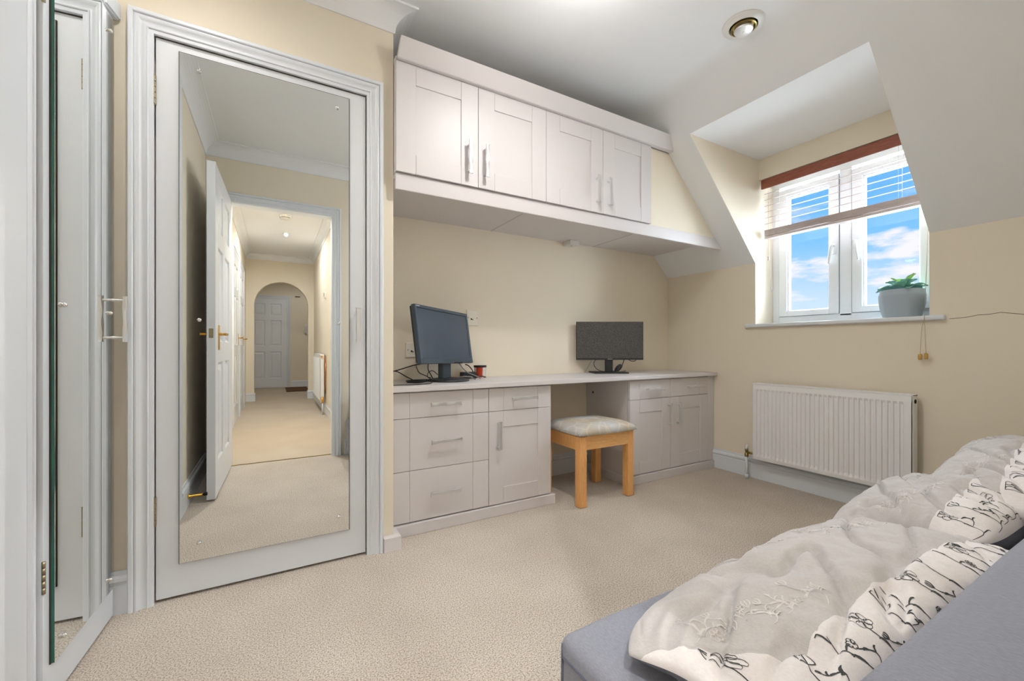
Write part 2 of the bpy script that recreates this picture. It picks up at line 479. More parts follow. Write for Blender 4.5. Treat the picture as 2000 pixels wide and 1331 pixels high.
# squared-off block skirting on the nib, wrapping the corner
b = BM(); box(b,(.414,YD-.034,0),(XN+.027,YD,.062),bev=.002); box(b,(XN,YD-.001,0),(XN+.027,1.962,.062),bev=.002); struct('baseboard_nib', b, M['cab'])

ar = [(0,0),(0,.011),(.002,.012),(.013,.012),(.0135,.015),(.016,.0165),(.0185,.015),(.019,.0115),(.024,.0105),(.030,.012),(.036,.016),(.041,.020),(.045,.0215),(.049,.0205),(.0495,.017),(.052,.0165),(.0525,.022),(.055,.0245),(.064,.0245),(.0675,.022),(.068,.018),(.068,0)]
def architrave(name, x0, x1, zt, f, legs=(1,1), clip=None, m=None):
    b = BM()
    def st(s,a,h):
        a2 = a
        x = (x0-a, 0) if s==0 else (x0-a, zt+a) if s==1 else (x1+a, zt+a) if s==2 else (x1+a, 0)
        return f(x[0], h, x[1])
    sweep_profile(b, ar, [0,1,2,3], st, closed=True)
    return struct(name, b, m or M['gloss'], smooth=32)
architrave('trim_5', -.3635-.0028, .3425+.0028, 1.989+.0028, lambda x,h,z: (x, YD-h, z))
architrave('trim_6', HY0-.003, HY1-.012, 1.998, lambda y,h,z: (XL+h*.8, min(y,YD-.001), z))
b = BM(); prism(b, [(XL,1.80,2.002),(-.470,1.80,2.002),(-.452,YD-.001,2.002),(XL,YD-.001,2.002)], (0,0,.060)); bmesh.ops.bevel(b, geom=b.edges[:], offset=.006, segments=3, affect='EDGES'); struct('trim_15', b, M['gloss'])
architrave('trim_7', EX0+.012, EX1-.012, EZ-.012, lambda x,h,z: (x, YE+h, z))
architrave('trim_8', EX0+.012, EX1-.012, EZ-.012, lambda x,h,z: (x, YE-.1-h, z))
# doorway lining
b = BM(); box(b,(EX0-.001,YE-.1,0),(EX0+.014,YE,EZ)); box(b,(EX1-.014,YE-.1,0),(EX1+.001,YE,EZ)); box(b,(EX0,YE-.1,EZ-.014),(EX1,YE,EZ)); struct('trim_9', b, M['gloss'])

# ------------------------------------------------------------------ small hardware builders
def hinge(parent, c, axis='y', mats=None, h=.1, r=.006):
    b = BM(); z = c[2]-h/2; n = 5
    for k in range(n):
        lathe(b, [(r,z+h*k/n+.0012),(r,z+h*(k+1)/n-.0012)], (c[0],c[1],0), n=10)
    lathe(b, [(r*.55,z-.003),(r*.55,z+h+.003)], (c[0],c[1],0), n=8)
    return obj('hinge', b, mats or M['steelhinge'], parent, smooth=40)

def wavy_handle(parent, c, vert, length=.156, out=(0,-1,0), along=None, label=None):
    """bar pull with a rippled, twisting grip on two posts; c = centre on the face"""
    b = BM(); out = V(out); al = V(along) if along else (V((0,0,1)) if vert else V((1,0,0)))
    side = al.cross(out).normalized(); c = V(c); n = 40; rows = []
    for i in range(n+1):
        t = i/n; s = (t-.5)*length
        wv = math.cos(t*4*PI)                       # two waves along the bar
        w = .0078 + .0009*wv; d = .0045 - .0006*wv; off = .0007*math.sin(t*4*PI+.6)
        if i in (0,n): w += .0008; d+=.0006
        tw = .14*math.sin(t*4*PI)
        p = c + al*s + out*.030 + side*off; ring=[]
        for sx,sy in ((-1,-1),(0,-1.25),(1,-1),(1.15,0),(1,1),(0,1.25),(-1,1),(-1.15,0)):
            q = side*(w*sx*math.cos(tw)-d*sy*math.sin(tw)) + out*(w*sx*math.sin(tw)+d*sy*math.cos(tw))
            ring.append(b.verts.new(p+q))
        rows.append(ring)
    for A,B in zip(rows,rows[1:]):
        for k in range(8):
            f = b.faces.new((A[k],A[(k+1)%8],B[(k+1)%8],B[k])); f.smooth = True
    b.faces.new(rows[0][::-1]); b.faces.new(rows[-1])
    for s in (-.41,.41):
        p = c + al*length*s
        tube(b, [p, p+out*.004, p+out*.028], [.0058,.0045,.004], n=10)
    o = obj('handle', b, M['nickel'], parent, smooth=50)
    if label: o['label'] = label
    return o

def mirror_screw(parent, c, out, local=False):
    b = BM(); c = V(c); out = V(out).normalized()
    up = V((0,0,1)); sd = up.cross(out)
    prof = [(.0055,0),(.0068,.003),(.0064,.006),(.004,.0085),(0.0008,.0095)]
    rows=[]
    for r,h in prof: rows.append([b.verts.new(c+out*h+(sd*math.cos(a)+up*math.sin(a))*r) for a in [2*PI*k/16 for k in range(16)]])
    for A,B in zip(rows,rows[1:]):
        for k in range(16): b.faces.new((A[k],A[(k+1)%16],B[(k+1)%16],B[k])).smooth=True
    b.faces.new(rows[-1])
    return obj('mirror_screw', b, M['chrome'], parent, local=local)

# ------------------------------------------------------------------ panelled slabs
def slab6(W, H, T, both=True):
    """six-panel door leaf, local x 0..W, y 0..T (face at y=0 looks to -y), z 0..H"""
    b = BM()
    st = .105*W/.76+.0; mid=.09*W/.76
    xs = [0, st, W/2-mid/2, W/2+mid/2, W-st, W]
    zsx = [0,.20,.80,.92,1.50,1.60,H-.11,H] if H>1.9 else None
    pan_c = {(1,1),(3,1),(1,3),(3,3),(1,5),(3,5)}
    for side in ((0,-1),(T,1)) if both else ((0,-1),):
        y, sg = side
        for i in range(5):
            for k in range(7):
                x0,x1,z0,z1 = xs[i],xs[i+1],zsx[k],zsx[k+1]
                if (i,k) in pan_c:
                    rings=[]
                    for ins,dep in ((0,0),(.004,.001),(.012,.010),(.020,.011),(.026,.010),(.055,.003),(.058,.0025)):
                        ins = min(ins,(x1-x0)*.38,(z1-z0)*.38)
                        rings.append([b.verts.new((px,y-sg*dep,pz)) for px,pz in ((x0+ins,z0+ins),(x1-ins,z0+ins),(x1-ins,z1-ins),(x0+ins,z1-ins))])
                    for A,B in zip(rings,rings[1:]):
                        for q in range(4): b.faces.new((A[q],A[(q+1)%4],B[(q+1)%4],B[q]))
                    b.faces.new(rings[-1])
                else:
                    quad(b,[(x0,y,z0),(x1,y,z0),(x1,y,z1),(x0,y,z1)])
    for q in ([(0,0,0),(W,0,0),(W,T,0),(0,T,0)],[(0,0,H),(W,0,H),(W,T,H),(0,T,H)],[(0,0,0),(0,T,0),(0,T,H),(0,0,H)],[(W,0,0),(W,T,0),(W,T,H),(W,0,H)]): quad(b,q)
    if not both: quad(b,[(0,T,0),(W,T,0),(W,T,H),(0,T,H)])
    bmesh.ops.remove_doubles(b, verts=b.verts[:], dist=1e-5)
    return b

def shaker(x0, x1, z0, z1, y, panel=True, stile=.088, rail=.086, T=.02):
    """front at Y=y facing -Y. Stiles, rails and panel separated by hairline joints"""
    b = BM(); g = .0007; bv=.0012
    box(b,(x0+.004,y+.005,z0+.004),(x1-.004,y+T,z1-.004))
    if panel:
        box(b,(x0,y,z0),(x0+stile-g,y+T-.001,z1),bev=bv); box(b,(x1-stile+g,y,z0),(x1,y+T-.001,z1),bev=bv)
        box(b,(x0+stile,y+.0003,z0),(x1-stile,y+T-.001,z0+rail),bev=bv); box(b,(x0+stile,y+.0003,z1-rail),(x1-stile,y+T-.001,z1),bev=bv)
        box(b,(x0+stile,y+.0075,z0+rail),(x1-stile,y+T-.001,z1-rail))
    else:
        box(b,(x0,y,z0),(x0+stile-g,y+T-.001,z1),bev=bv); box(b,(x1-stile+g,y,z0),(x1,y+T-.001,z1),bev=bv)
        box(b,(x0+stile,y+.0003,z0),(x1-stile,y+T-.001,z1),bev=bv)
    return b

# ------------------------------------------------------------------ doors
# door 2: facing mirrored door
D2 = sroot('door_1', (DX0,YD,0), 'white cupboard door facing the camera with a tall mirror screwed to it')
dx0, dx1, dz1 = -.3635, .3425, 1.989
b = BM(); box(b,(dx0,YD+.003,.010),(dx1,YD+.038,dz1),bev=.0015); obj('door_leaf', b, M['grain'], D2)
b = BM()
mx0,mx1,mz0,mz1 = -.297,.2735,.1255,1.957
box(b,(mx0,YD-.0035,mz0),(mx1,YD+.0026,mz1)); 
for f in b.faces:
    f.material_index = 0 if f.calc_center_median().y<YD-.0034 else 1
o = obj('mirror', b, [M['mirror'],M['glassedge']], D2)
b = BM(); box(b,(mx0-.0022,YD-.0012,mz0-.0015),(mx1+.0028,YD+.0029,mz1+.0028)); obj('mirror_backing', b, M['gap'], o)
for x in (-.2395,.2265):
    for z in (1.905,1.0,.188):
        mirror_screw(o, (x + (.006 if z<1.5 and x>0 else 0), YD-.0035, z - (.02 if z==.188 and x<0 else 0)*0), (0,-1,0))
hinge(D2,(dx0-.003,YD-.004,1.80)); hinge(D2,(dx0-.003,YD-.004,.325))
wavy_handle(D2,(.308,YD+.003,.993),True,.150)

# door 2: narrow mirrored cupboard door on left wall, a touch ajar
hA = V((-.4893,1.444,0)); hB = V((-.4678,1.857,0))
dirv = (hB-hA).normalized(); nrm = V((dirv.y,-dirv.x,0))   # faces +X
Wd = (hB-hA).length; ang = math.atan2(dirv.y,dirv.x)
D1 = sroot('door_2', tuple(hA), 'narrow mirrored cupboard door on the left wall seen edge on')
D1.rotation_euler = (0,0,ang)
b = BM(); box(b,(0,0,.010),(Wd,.030,1.989),bev=.0015); obj('door_leaf', b, M['gloss'], D1, local=True)
b = BM(); box(b,(.026,-.0095,.112),(Wd-.021,-.0005,1.966))
for f in b.faces:
    c_ = f.calc_center_median(); f.material_index = 0 if c_.y<-.009 else 1
o = obj('mirror', b, [M['mirror'],M['glassedge']], D1, local=True)
b = BM(); box(b,(.0245,-.0030,.110),(Wd-.0195,-.0001,1.968)); obj('mirror_backing', b, M['gap'], o, local=True)
for x in (.066,Wd-.060):
    for z in (1.915,1.01,.155):
        mirror_screw(o,(x,-.0095,z),(0,-1,0),True)
b = BM()
for k in range(5): lathe(b,[(.0038,.30+.016*k),(.0038,.3145+.016*k)],(-.002,-.001,0),n=10)
obj('hinge', b, M['steelhinge'], D1, local=True)
b = BM()
for k in range(5): lathe(b,[(.0038,1.74+.016*k),(.0038,1.7545+.016*k)],(-.002,-.001,0),n=10)
obj('hinge', b, M['steelhinge'], D1, local=True)
hb = BM(); 
h = wavy_handle(D1,(0,0,0),True,.150)   # built at origin then placed in door space
h.data.transform(Matrix.Translation(D1.location)); h.location = (Wd-.028,-.0095,.993)

# entrance door leaf folded back against the left wall
D3 = sroot('door_3', (-.283,.045,0), 'white six-panel entrance door folded back against the left wall')
b = slab6(.745,1.975,.042)
# leaf local: x along leaf; face y=0 looks to +X room side
D3.rotation_euler = (0,0,math.radians(91.5))
for v in b.verts: v.co = V((v.co.x, v.co.y, v.co.z+.012))
obj('door_leaf', b, M['gloss'], D3, local=True)
def lever(parent, x, y, z, sgn, dirx, m, k=1):
    b = BM()
    box(b,(x-.02,y,z-.075),(x+.02,y+sgn*.004,z+.075),bev=.0015)
    tube(b,[(x,y,z+.02),(x,y+sgn*.045*k,z+.02)],.008,n=12)
    tube(b,[(x,y+sgn*.045*k,z+.02),(x+dirx*.03,y+sgn*.046*k,z+.022),(x+dirx*.075,y+sgn*.046*k,z+.018),(x+dirx*.105,y+sgn*.044*k,z+.022),(x+dirx*.115,y+sgn*.044*k,z+.022)],[.008,.009,.0065,.009,.006],n=12)
    return obj('door_handle', b, m, parent, local=True, smooth=50)
lever(D3,.615,-.0,.96,-1,-1,M['brass'],.68); lever(D3,.615,.042,.96,1,-1,M['brass'])
b = BM(); box(b,(.7445,.010,.955),(.7465,.032,1.01)); box(b,(.7455,.014,.972),(.752,.028,.992),bev=.001); obj('latch', b, M['steelhinge'], D3, local=True)

# hall doors
def hall_door(name, x, y0, w, face, label, handle_end, hingez=True):
    D = sroot(name,(x,y0,0),label); D.rotation_euler = (0,0,face)
    b = slab6(w,1.98,.04,both=False)
    for v in b.verts: v.co.z += .006
    obj('door_leaf', b, M['gloss'], D, local=True)
    if handle_end is not None: lever(D, w-.06 if handle_end else .06, 0, 1.0, -1, -1 if handle_end else 1, M['brass'])
    if hingez:
        b = BM()
        hx = 0 if handle_end else w
        for z in (.27,1.78): box(b,(hx-.006,-.008,z),(hx+.006,0,z+.1),bev=.002)
        obj('hinge', b, M['brass'], D, local=True)
    return D
# left hall wall (faces +X): rotation 90deg puts local x along +Y and face -y toward +X
hall_door('door_4', HX0+.014, -2.62, .76, PI/2, 'first white six-panel door along the hallway', False)
hall_door('door_5', HX0+.014, -3.60, .76, PI/2, 'second white six-panel door along the hallway', False)
architrave('trim_10', -2.624, -1.856, 1.99, lambda y,h,z: (HX0+h, y, z))
architrave('trim_11', -3.604, -2.836, 1.99, lambda y,h,z: (HX0+h, y, z))
D = hall_door('door_6', .236, -6.936, .76, PI, 'grey-white six-panel door at the far end of the hallway', None, False)
architrave('trim_12', -.530, .242, 1.99, lambda x,h,z: (x, -6.95+h, z))

# ------------------------------------------------------------------ wall cabinets
FY = 1.830     # front face of upper doors
ux = [.459, .855, 1.2515, 1.648, 2.0445]
uz0, uz1 = 1.674, 2.158
def wall_cabinet(i0, label):
    x0, x1 = ux[i0], ux[i0+2]
    R = thing('wall_cabinet', label, 'cabinet', ((x0+x1)/2, YB, 1.67), group=None)
    b = BM(); box(b,(x0+.004,FY+.022,1.676),(x1-.002,YB-.002,2.19)); obj('body', b, M['cab'], R)
    xm = ux[i0+1]
    for (a,c,hx) in ((x0,xm,xm-.052),(xm,x1,xm+.036)):
        d = obj('door', shaker(a+.0012,c-.0012,uz0,uz1,FY), M['cab'], R)
        wavy_handle(d,(hx,FY,1.80),True,.155)
    return R
wall_cabinet(0,'left taupe double-door wall cabinet, next to the cream nib wall')
wall_cabinet(2,'right taupe double-door wall cabinet, next to the sloped ceiling')
# dark slit lines: back strip behind door gaps
# cornice: crown board leaning forward
b = BM()
cb, ct = (1.812,2.160), (1.776,2.236)
def cornice_pts(y,z,dx): return (y,z)
xr_b, xr_t = XW-(cb[1]-1.48)/SL, XW-(ct[1]-1.48)/SL
A = [(.462,cb[0],cb[1]),(xr_b,cb[0],cb[1]),(xr_t,ct[0],ct[1]),(.468,ct[0],ct[1])]
Bk = [(.462,cb[0]+.03,cb[1]),(xr_b,cb[0]+.03,cb[1]),(xr_t,ct[0]+.02,ct[1]),(.468,ct[0]+.02,ct[1])]
va=[b.verts.new(p) for p in A]; vb=[b.verts.new(p) for p in Bk]
b.faces.new(va); b.faces.new(vb[::-1])
for k in range(4): b.faces.new((va[k],va[(k+1)%4],vb[(k+1)%4],vb[k]))
bmesh.ops.bevel(b, geom=[e for e in b.edges], offset=.002, segments=2, affect='EDGES')
co = obj('cornice', b, M['cab']); tag(co,'long taupe cornice board running above all four wall cupboard doors','cornice')
# shelf board with pelmet lip under the cupboards
PX1 = XW-(1.600-1.48)/SL
S = thing('pelmet_shelf','long taupe shelf board with deep front lip under the wall cupboards','shelf',(1.6,YB,1.67))
b = BM(); prism(b,[(XN,YB,1.652),(XW-(1.652-1.48)/SL,YB,1.652),(XW-(1.670-1.48)/SL,YB,1.670),(XN,YB,1.670)],(0,-(YB-FY-.03),0)); 
obj('underside_board', b, M['cab'], S)
b = BM(); y0=FY+.012
prism(b,[(XN-.0,y0,1.598),(XW-(1.598-1.48)/SL,y0,1.598),(XW-(1.671-1.48)/SL,y0,1.671),(XN,y0,1.671)],(0,.022,0))
bmesh.ops.bevel(b, geom=b.edges[:], offset=.0015, segments=2, affect='EDGES')
obj('front_lip', b, M['cab'], S)
b = BM()
for x in (1.21,2.06):
    b = BM(); box(b,(x,FY+.04,1.6505),(x+.0025,YB-.001,1.653)); obj('joint_seam', b, M['seam'], S)
# cream infill between last door and the slope
b = BM(); yi = FY+.022
prism(b,[(2.046,yi,1.672),(XW-(1.672-1.48)/SL,yi,1.672),(XW-(2.162-1.48)/SL,yi,2.162),(2.046,yi,2.162)],(0,.03,0)); struct('wall_infill', b, M['wall'])
# junction box
J = thing('junction_box','small white plastic box under the shelf board','junction box',(1.83,YB-.05,1.652))
b = BM(); box(b,(1.79,YB-.085,1.622),(1.87,YB-.002,1.6515),bev=.004); obj('body', b, M['whiteplastic'], J)
b = BM(); lathe(b,[(.004,0),(.004,-.002),(.001,-.003)],(1.83,YB-.045,1.622),n=10); obj('screw', b, M['steelhinge'], J)

# ------------------------------------------------------------------ base units
BY = 1.975
bx = dict(d0=.470,d1=.9825,c1=1.383,r0=2.006,r1=2.397,r2=2.803)
z_b, z_t, s1, s2 = .060, .682, .558, .306
def drawer(R,x0,x1,z0,z1,hx=None,hz=None,st=.09):
    d = obj('drawer', shaker(x0+.0012,x1-.0012,z0+.0012,z1-.0012,BY,panel=False,stile=st), M['cab'], R)
    wavy_handle(d,((x0+x1)/2 if hx is None else hx,BY,(z0+z1)/2 if hz is None else hz),False,.158)
    return d
R = thing('drawer_unit','taupe three-drawer base unit beside the cream nib wall','cabinet',(.73,YB,0))
b = BM(); box(b,(XN+.001,BY+.022,.0),(bx['d1']-.001,YB-.003,.686)); obj('body', b, M['cab'], R)
drawer(R,bx['d0'],bx['d1'],s1,z_t,.737,.622); drawer(R,bx['d0'],bx['d1'],s2,s1,.740,.438); drawer(R,bx['d0'],bx['d1'],z_b,s2,.737,.184)
R = thing('base_cabinet','taupe base cabinet with one drawer over one door, left of the knee space','cabinet',(1.18,YB,0))
b = BM(); box(b,(bx['d1']+.001,BY+.022,0),(bx['c1']-.002,YB-.003,.686)); obj('body', b, M['cab'], R)
drawer(R,bx['d1'],bx['c1'],s1,z_t,1.196,.623)
d = obj('door', shaker(bx['d1']+.0012,bx['c1']-.0012,z_b,s1-.0012,BY), M['cab'], R); wavy_handle(d,(1.038,BY,.430),True,.155)
R = thing('base_cabinet','taupe base cabinet with two drawers over two doors, right of the knee space','cabinet',(2.4,YB,0))
b = BM(); box(b,(bx['r0']-.002,BY+.022,.0),(bx['r2'],YB-.003,.686)); box(b,(bx['r0']-.004,BY+.021,.0),(bx['r0'],YB-.003,.686)); obj('body', b, M['cab'], R)
drawer(R,bx['r0'],bx['r1'],s1-.004,z_t,2.225,.620); drawer(R,bx['r1'],bx['r2'],s1-.004,z_t,2.645,.620)
for (a,c,hx) in ((bx['r0'],bx['r1'],2.375),(bx['r1'],bx['r2'],2.462)):
    d = obj('door', shaker(a+.0012,c-.0012,z_b,s1-.0052,BY), M['cab'], R); wavy_handle(d,(hx,BY,.437),True,.155)
b = BM(); box(b,(bx['r2']+.0015,BY+.001,.057),(XW-.002,BY+.02,.686)); obj('filler_panel', b, M['cab'], R)
b = BM(); lathe(b,[(.008,0),(.008,.001),(0.001,.0012)],(0,0,0),n=14,axis='X')
for v in b.verts: v.co = V((bx['r0']-.0045-v.co.x, 2.33+v.co.y, .575+v.co.z))
obj('screw_hole', b, M['slot'], R)
# plinths
b = BM(); box(b,(XN+.028,BY-.012,0),(1.405,BY+.02,.055),bev=.0025); box(b,(1.387,BY+.02,0),(1.405,YB-.02,.055),bev=.002)
tag(obj('plinth', b, M['cab']),'taupe plinth along the floor under the drawer unit and single cabinet','plinth')
b = BM(); box(b,(1.984,BY-.012,0),(XW-.016,BY+.02,.055),bev=.0025); box(b,(1.984,BY+.02,0),(2.001,YB-.02,.055),bev=.002)
tag(obj('plinth', b, M['cab']),'taupe plinth along the floor under the two-door cabinet by the window wall','plinth')
# worktop
WZ = .713
b = BM(); box(b,(XN+.001,1.945,.688),(XW-.001,YB-.001,WZ),bev=.003)
tag(obj('worktop', b, M['cab']),'long taupe worktop spanning base units and knee space','worktop')

# ------------------------------------------------------------------ stool
ST = thing('stool','honey-wood dressing stool with patterned pale seat pad in the knee space','stool',(1.675,2.0,0))
sx0,sx1,sy0,sy1 = 1.474,1.896,1.822,2.172
lw=.047
for (x,y) in ((sx0,sy0),(sx1-lw,sy0+.012),(sx0-.026,sy1-lw),(sx1-lw,sy1-lw)):
    b = BM(); box(b,(x,y,0.002),(x+lw,y+lw,.398),bev=.003); obj('leg', b, M['beech'], ST)
for q in (((sx0+lw,sy0+.012,.318),(sx1-lw,sy0+.032,.396)),((sx0+lw,sy1-.03,.318),(sx1-lw,sy1-.01,.396))):
    b = BM(); box(b,*q,bev=.002); obj('rail', b, M['beechx'], ST)
for q in (((sx0+.006,sy0+lw,.318),(sx0+.026,sy1-lw,.396)),((sx1-.026,sy0+lw,.318),(sx1-.006,sy1-lw,.396))):
    b = BM(); box(b,*q,bev=.002); obj('rail', b, M['beech'], ST)
def cushion_block(x0,x1,y0,y1,z0,z1,n=28,p=5):
    b = BM(); top=[];bot=[]
    for j in range(n+1):
        r1=[];r2=[]
        for i in range(n+1):
            u=2*i/n-1; v=2*j/n-1
            e=(max(0,1-abs(u)**p)*max(0,1-abs(v)**p))**.35
            x=(x0+x1)/2+(x1-x0)/2*u*(1 if abs(v)<1 else .99); y=(y0+y1)/2+(y1-y0)/2*v
            cr = 1-.022*(abs(u)**6*abs(v)**6)
            x=(x0+x1)/2+(x-(x0+x1)/2)*cr; y=(y0+y1)/2+(y-(y0+y1)/2)*cr
            nz=noise.noise(V((x*9,y*9,0)))*.0035
            zm=z0+.010
            r1.append(b.verts.new((x,y,zm+(z1-zm)*e+nz*e)))
            r2.append(b.verts.new((x,y,zm-(zm-z0)*e)) if 0<i<n and 0<j<n else r1[-1])
        top.append(r1);bot.append(r2)
    for j in range(n):
        for i in range(n):
            b.faces.new((top[j][i],top[j][i+1],top[j+1][i+1],top[j+1][i])).smooth=True
            f=(bot[j][i],bot[j+1][i],bot[j+1][i+1],bot[j][i+1])
            b.faces.new(f).smooth=True
    return b
b = cushion_block(sx0-.012,sx1+.014,sy0-.012,sy1+.012,.395,.458)
obj('seat_pad', b, M['seatpad'], ST)
b = BM()
for k,(px,py,pz) in enumerate(((1.474,1.811,.405),(1.492,1.8095,.399),(1.462,1.826,.409),(1.508,1.8095,.4045),(1.463,1.845,.402))):
    lathe(b,[(.0001,0),(.0028,.001),(.0028,.002),(.001,.003)],(px,py,pz),n=8)
obj('tack', b, M['slot'], ST)

# ------------------------------------------------------------------ radiator
RX, RY0, RY1, RZ0, RZ1 = 2.79, .823, 1.635, .152, .660
RD = thing('radiator','white ribbed panel radiator under the window','radiator',(2.84,1.23,0))
def rad_panel(x, y0,y1,z0,z1,sgn,n=31,m=None):
    b = BM(); mrg=.022; pitch=(y1-y0-2*mrg)/n
    ys=[y0,y0+.004,y0+mrg]; prof=[0,0,0]
    for k in range(n):
        s=y0+mrg+pitch*k
        for t,h in ((.0,0),(.28,0),(.42,1),(.86,1)):
            if t>0: ys.append(s+pitch*t); prof.append(h)
        ys.append(s+pitch); prof.append(0)
    ys+= [y1-.004,y1]; prof+=[0,0]
    zz=[(z0,0),(z0+.022,0),(z0+.040,1),(z1-.046,1),(z1-.032,0),(z1,0)]
    rows=[[b.verts.new((x+sgn*.0075*prof[i]*a + (sgn*.004 if z in (z0,z1) else 0),ys[i],z)) for i in range(len(ys))] for z,a in zz]
    for A,B in zip(rows,rows[1:]):
        for i in range(len(ys)-1): b.faces.new((A[i],A[i+1],B[i+1],B[i]))
    return b
b = rad_panel(RX,RY0+.006,RY1-.006,RZ0,RZ1-.006,1)
box(b,(RX+.0085,RY0+.01,RZ0+.001),(RX+.013,RY1-.01,RZ1-.008))
obj('front_panel', b, M['radiator'], RD, fix=True)
b = BM(); box(b,(RX+.05,RY0+.01,RZ0),(RX+.06,RY1-.01,RZ1-.008)); obj('rear_panel', b, M['radiator'], RD)
b = BM()
for z0_ in (RY0,RY1-.002): pass
box(b,(RX+.004,RY0,RZ0),(RX+.062,RY0+.003,RZ1-.002),bev=.001); obj('side_panel', b, M['radiator'], RD)
b = BM(); box(b,(RX+.004,RY1-.003,RZ0),(RX+.062,RY1,RZ1-.002),bev=.001); obj('side_panel', b, M['radiator'], RD)
b = BM(); box(b,(RX+.001,RY0,RZ1-.008),(RX+.012,RY1,RZ1),bev=.001); box(b,(RX+.052,RY0,RZ1-.008),(RX+.063,RY1,RZ1),bev=.001)
k = RY0
while k < RY1-.01:
    box(b,(RX+.010,k,RZ1-.007),(RX+.054,k+.014,RZ1-.002)); k += .026
obj('top_grille', b, M['radiator'], RD)
b = BM(); lathe(b,[(.012,0),(.012,-.003),(.006,-.004),(.006,-.001),(.0,-.001)],(RX+.030,RY0,RZ1-.035),n=6,axis='Y'); obj('bleed_valve', b, M['slot'], RD)
b = BM(); tube(b,[(2.815,1.688,.0),(2.815,1.688,.155)],.008,n=12); tube(b,[(2.815,1.688,.03),(2.815,1.688,.0)],.011,n=12); obj('pipe', b, M['gloss'], RD)
b = BM(); lathe(b,[(.011,.150),(.012,.155),(.012,.170),(.008,.172),(.008,.19),(.011,.192),(.011,.20)],(2.815,1.688,0),n=8); tube(b,[(2.815,1.688,.18),(2.815,1.636,.18)],.008,n=8)
obj('valve', b, M['brassdull'], RD)
b = BM(); lathe(b,[(.010,.20),(.0115,.21),(.0115,.228),(.008,.232)],(2.815,1.688,0),n=14); obj('valve_cap', b, M['whiteplastic'], RD)
b = BM(); lathe(b,[(.012,.17),(.014,.20),(.014,.228),(.0165,.23),(.0165,.262),(.013,.266)],(2.815,.79,0),n=20); tube(b,[(2.815,.79,.19),(2.815,.824,.19)],.008,n=8)
obj('valve', b, M['chrome'], RD, smooth=40)
b = BM(); tube(b,[(2.815,.79,0),(2.815,.79,.175)],.008,n=12); obj('pipe', b, M['gloss'], RD)

# ------------------------------------------------------------------ window, sill
WR = sroot('window_1',(3.12,(YA+YZ)/2,1.06),'white two-casement window with blue sky beyond')
def frame(b,x0,x1,y0,y1,z0,z1,w,wb=None,wt=None,bev=.002):
    wb=wb or w; wt=wt or w
    box(b,(x0,y0,z0),(x1,y0+w,z1),bev=bev); box(b,(x0,y1-w,z0),(x1,y1,z1),bev=bev)
    box(b,(x0,y0+w-.001,z0),(x1,y1-w+.001,z0+wb),bev=bev); box(b,(x0,y0+w-.001,z1-wt),(x1,y1-w+.001,z1),bev=bev)
b = BM(); frame(b,3.095,3.15,YA-.01,YZ,1.06,ZL+.02,.044,.052,.06); box(b,(3.095,1.196,1.1),(3.15,1.259,2.02),bev=.002)
obj('window_frame', b, M['upvc'], WR)
SZ0, SZ1 = 1.113, 1.996
for (y0,y1) in ((1.261,1.621),(.826,1.194)):
    b = BM(); frame(b,3.086,3.14,y0+.0015,y1-.0015,SZ0+.001,SZ1,.052,.036,.052,bev=.003)
    frame(b,3.098,3.13,y0+.051,y1-.051,SZ0+.034,SZ1-.05,.010,.008,.01,bev=.002)
    sash = obj('casement', b, M['upvc'], WR)
    b = BM(); frame(b,3.0945,3.0955,y0-.0008,y1+.0008,SZ0-.001,SZ1+.001,.004); obj('gasket', b, M['gasket'], sash)
    b = BM(); box(b,(3.112,y0+.058,SZ0+.04),(3.116,y1-.058,SZ1-.056)); obj('pane', b, M['glass'], sash)
    hy = y0+.024 if y0>1.2 else y1-.026
    b = BM(); box(b,(3.074,hy-.012,1.49),(3.086,hy+.012,1.555),bev=.004)
    tube(b,[(3.07,hy,1.545),(3.06,hy,1.548),(3.05,hy+.004*(1 if y0>1.2 else -1),1.53),(3.052,hy+.012*(1 if y0>1.2 else -1),1.48),(3.056,hy+.018*(1 if y0>1.2 else -1),1.43)],[.009,.010,.0095,.008,.0065],n=10)
    lathe(b,[(.005,0),(.005,-.001)],(3.0735,hy,1.545),n=10,axis='X')
    obj('window_handle', b, M['upvc'], sash, smooth=50)
b = BM(); box(b,(2.852,.726,1.036),(2.884,1.727,1.0605),bev=.008,seg=4); box(b,(2.878,YA,1.036),(3.10,YZ,1.0602)); 
o = obj('window_sill', b, M['gloss'], WR)

# ------------------------------------------------------------------ venetian blind
BL = thing('venetian_blind','half-raised wooden slatted blind with brown valance at the window','blind',(2.95,1.22,2.0))
BY0,BY1 = .800,1.652
b = BM(); box(b,(2.924,BY0,1.992),(2.936,BY1,2.054),bev=.002); obj('valance', b, M['cherry'], BL)
b = BM(); box(b,(2.940,BY0+.008,2.012),(2.985,BY1-.008,2.052),bev=.002); obj('headrail', b, M['whiteplastic'], BL)
def slat_mesh(z,pitch=.02):
    b = BM(); rows=[]
    for k in range(7):
        t=k/6; x=2.938+.05*t; zz=z+.0016*math.sin(PI*t)+(.0150*t if z>1.709 else 0)
        rows.append((x,zz))
    for sgn in (0,1): pass
    top=[[b.verts.new((x,y,zz+.0013)) for x,zz in rows] for y in (BY0+.012,BY1-.015)]
    bot=[[b.verts.new((x,y,zz-.0013)) for x,zz in rows] for y in (BY0+.012,BY1-.015)]
    for k in range(6):
        b.faces.new((top[0][k],top[0][k+1],top[1][k+1],top[1][k])); b.faces.new((bot[0][k],bot[1][k],bot[1][k+1],bot[0][k+1]))
    for s in (0,1):
        for k in range(6): b.faces.new((top[s][k],bot[s][k],bot[s][k+1],top[s][k+1]))
    for k in (0,6): b.faces.new((top[0][k],top[1][k],bot[1][k],bot[0][k]))
    return b
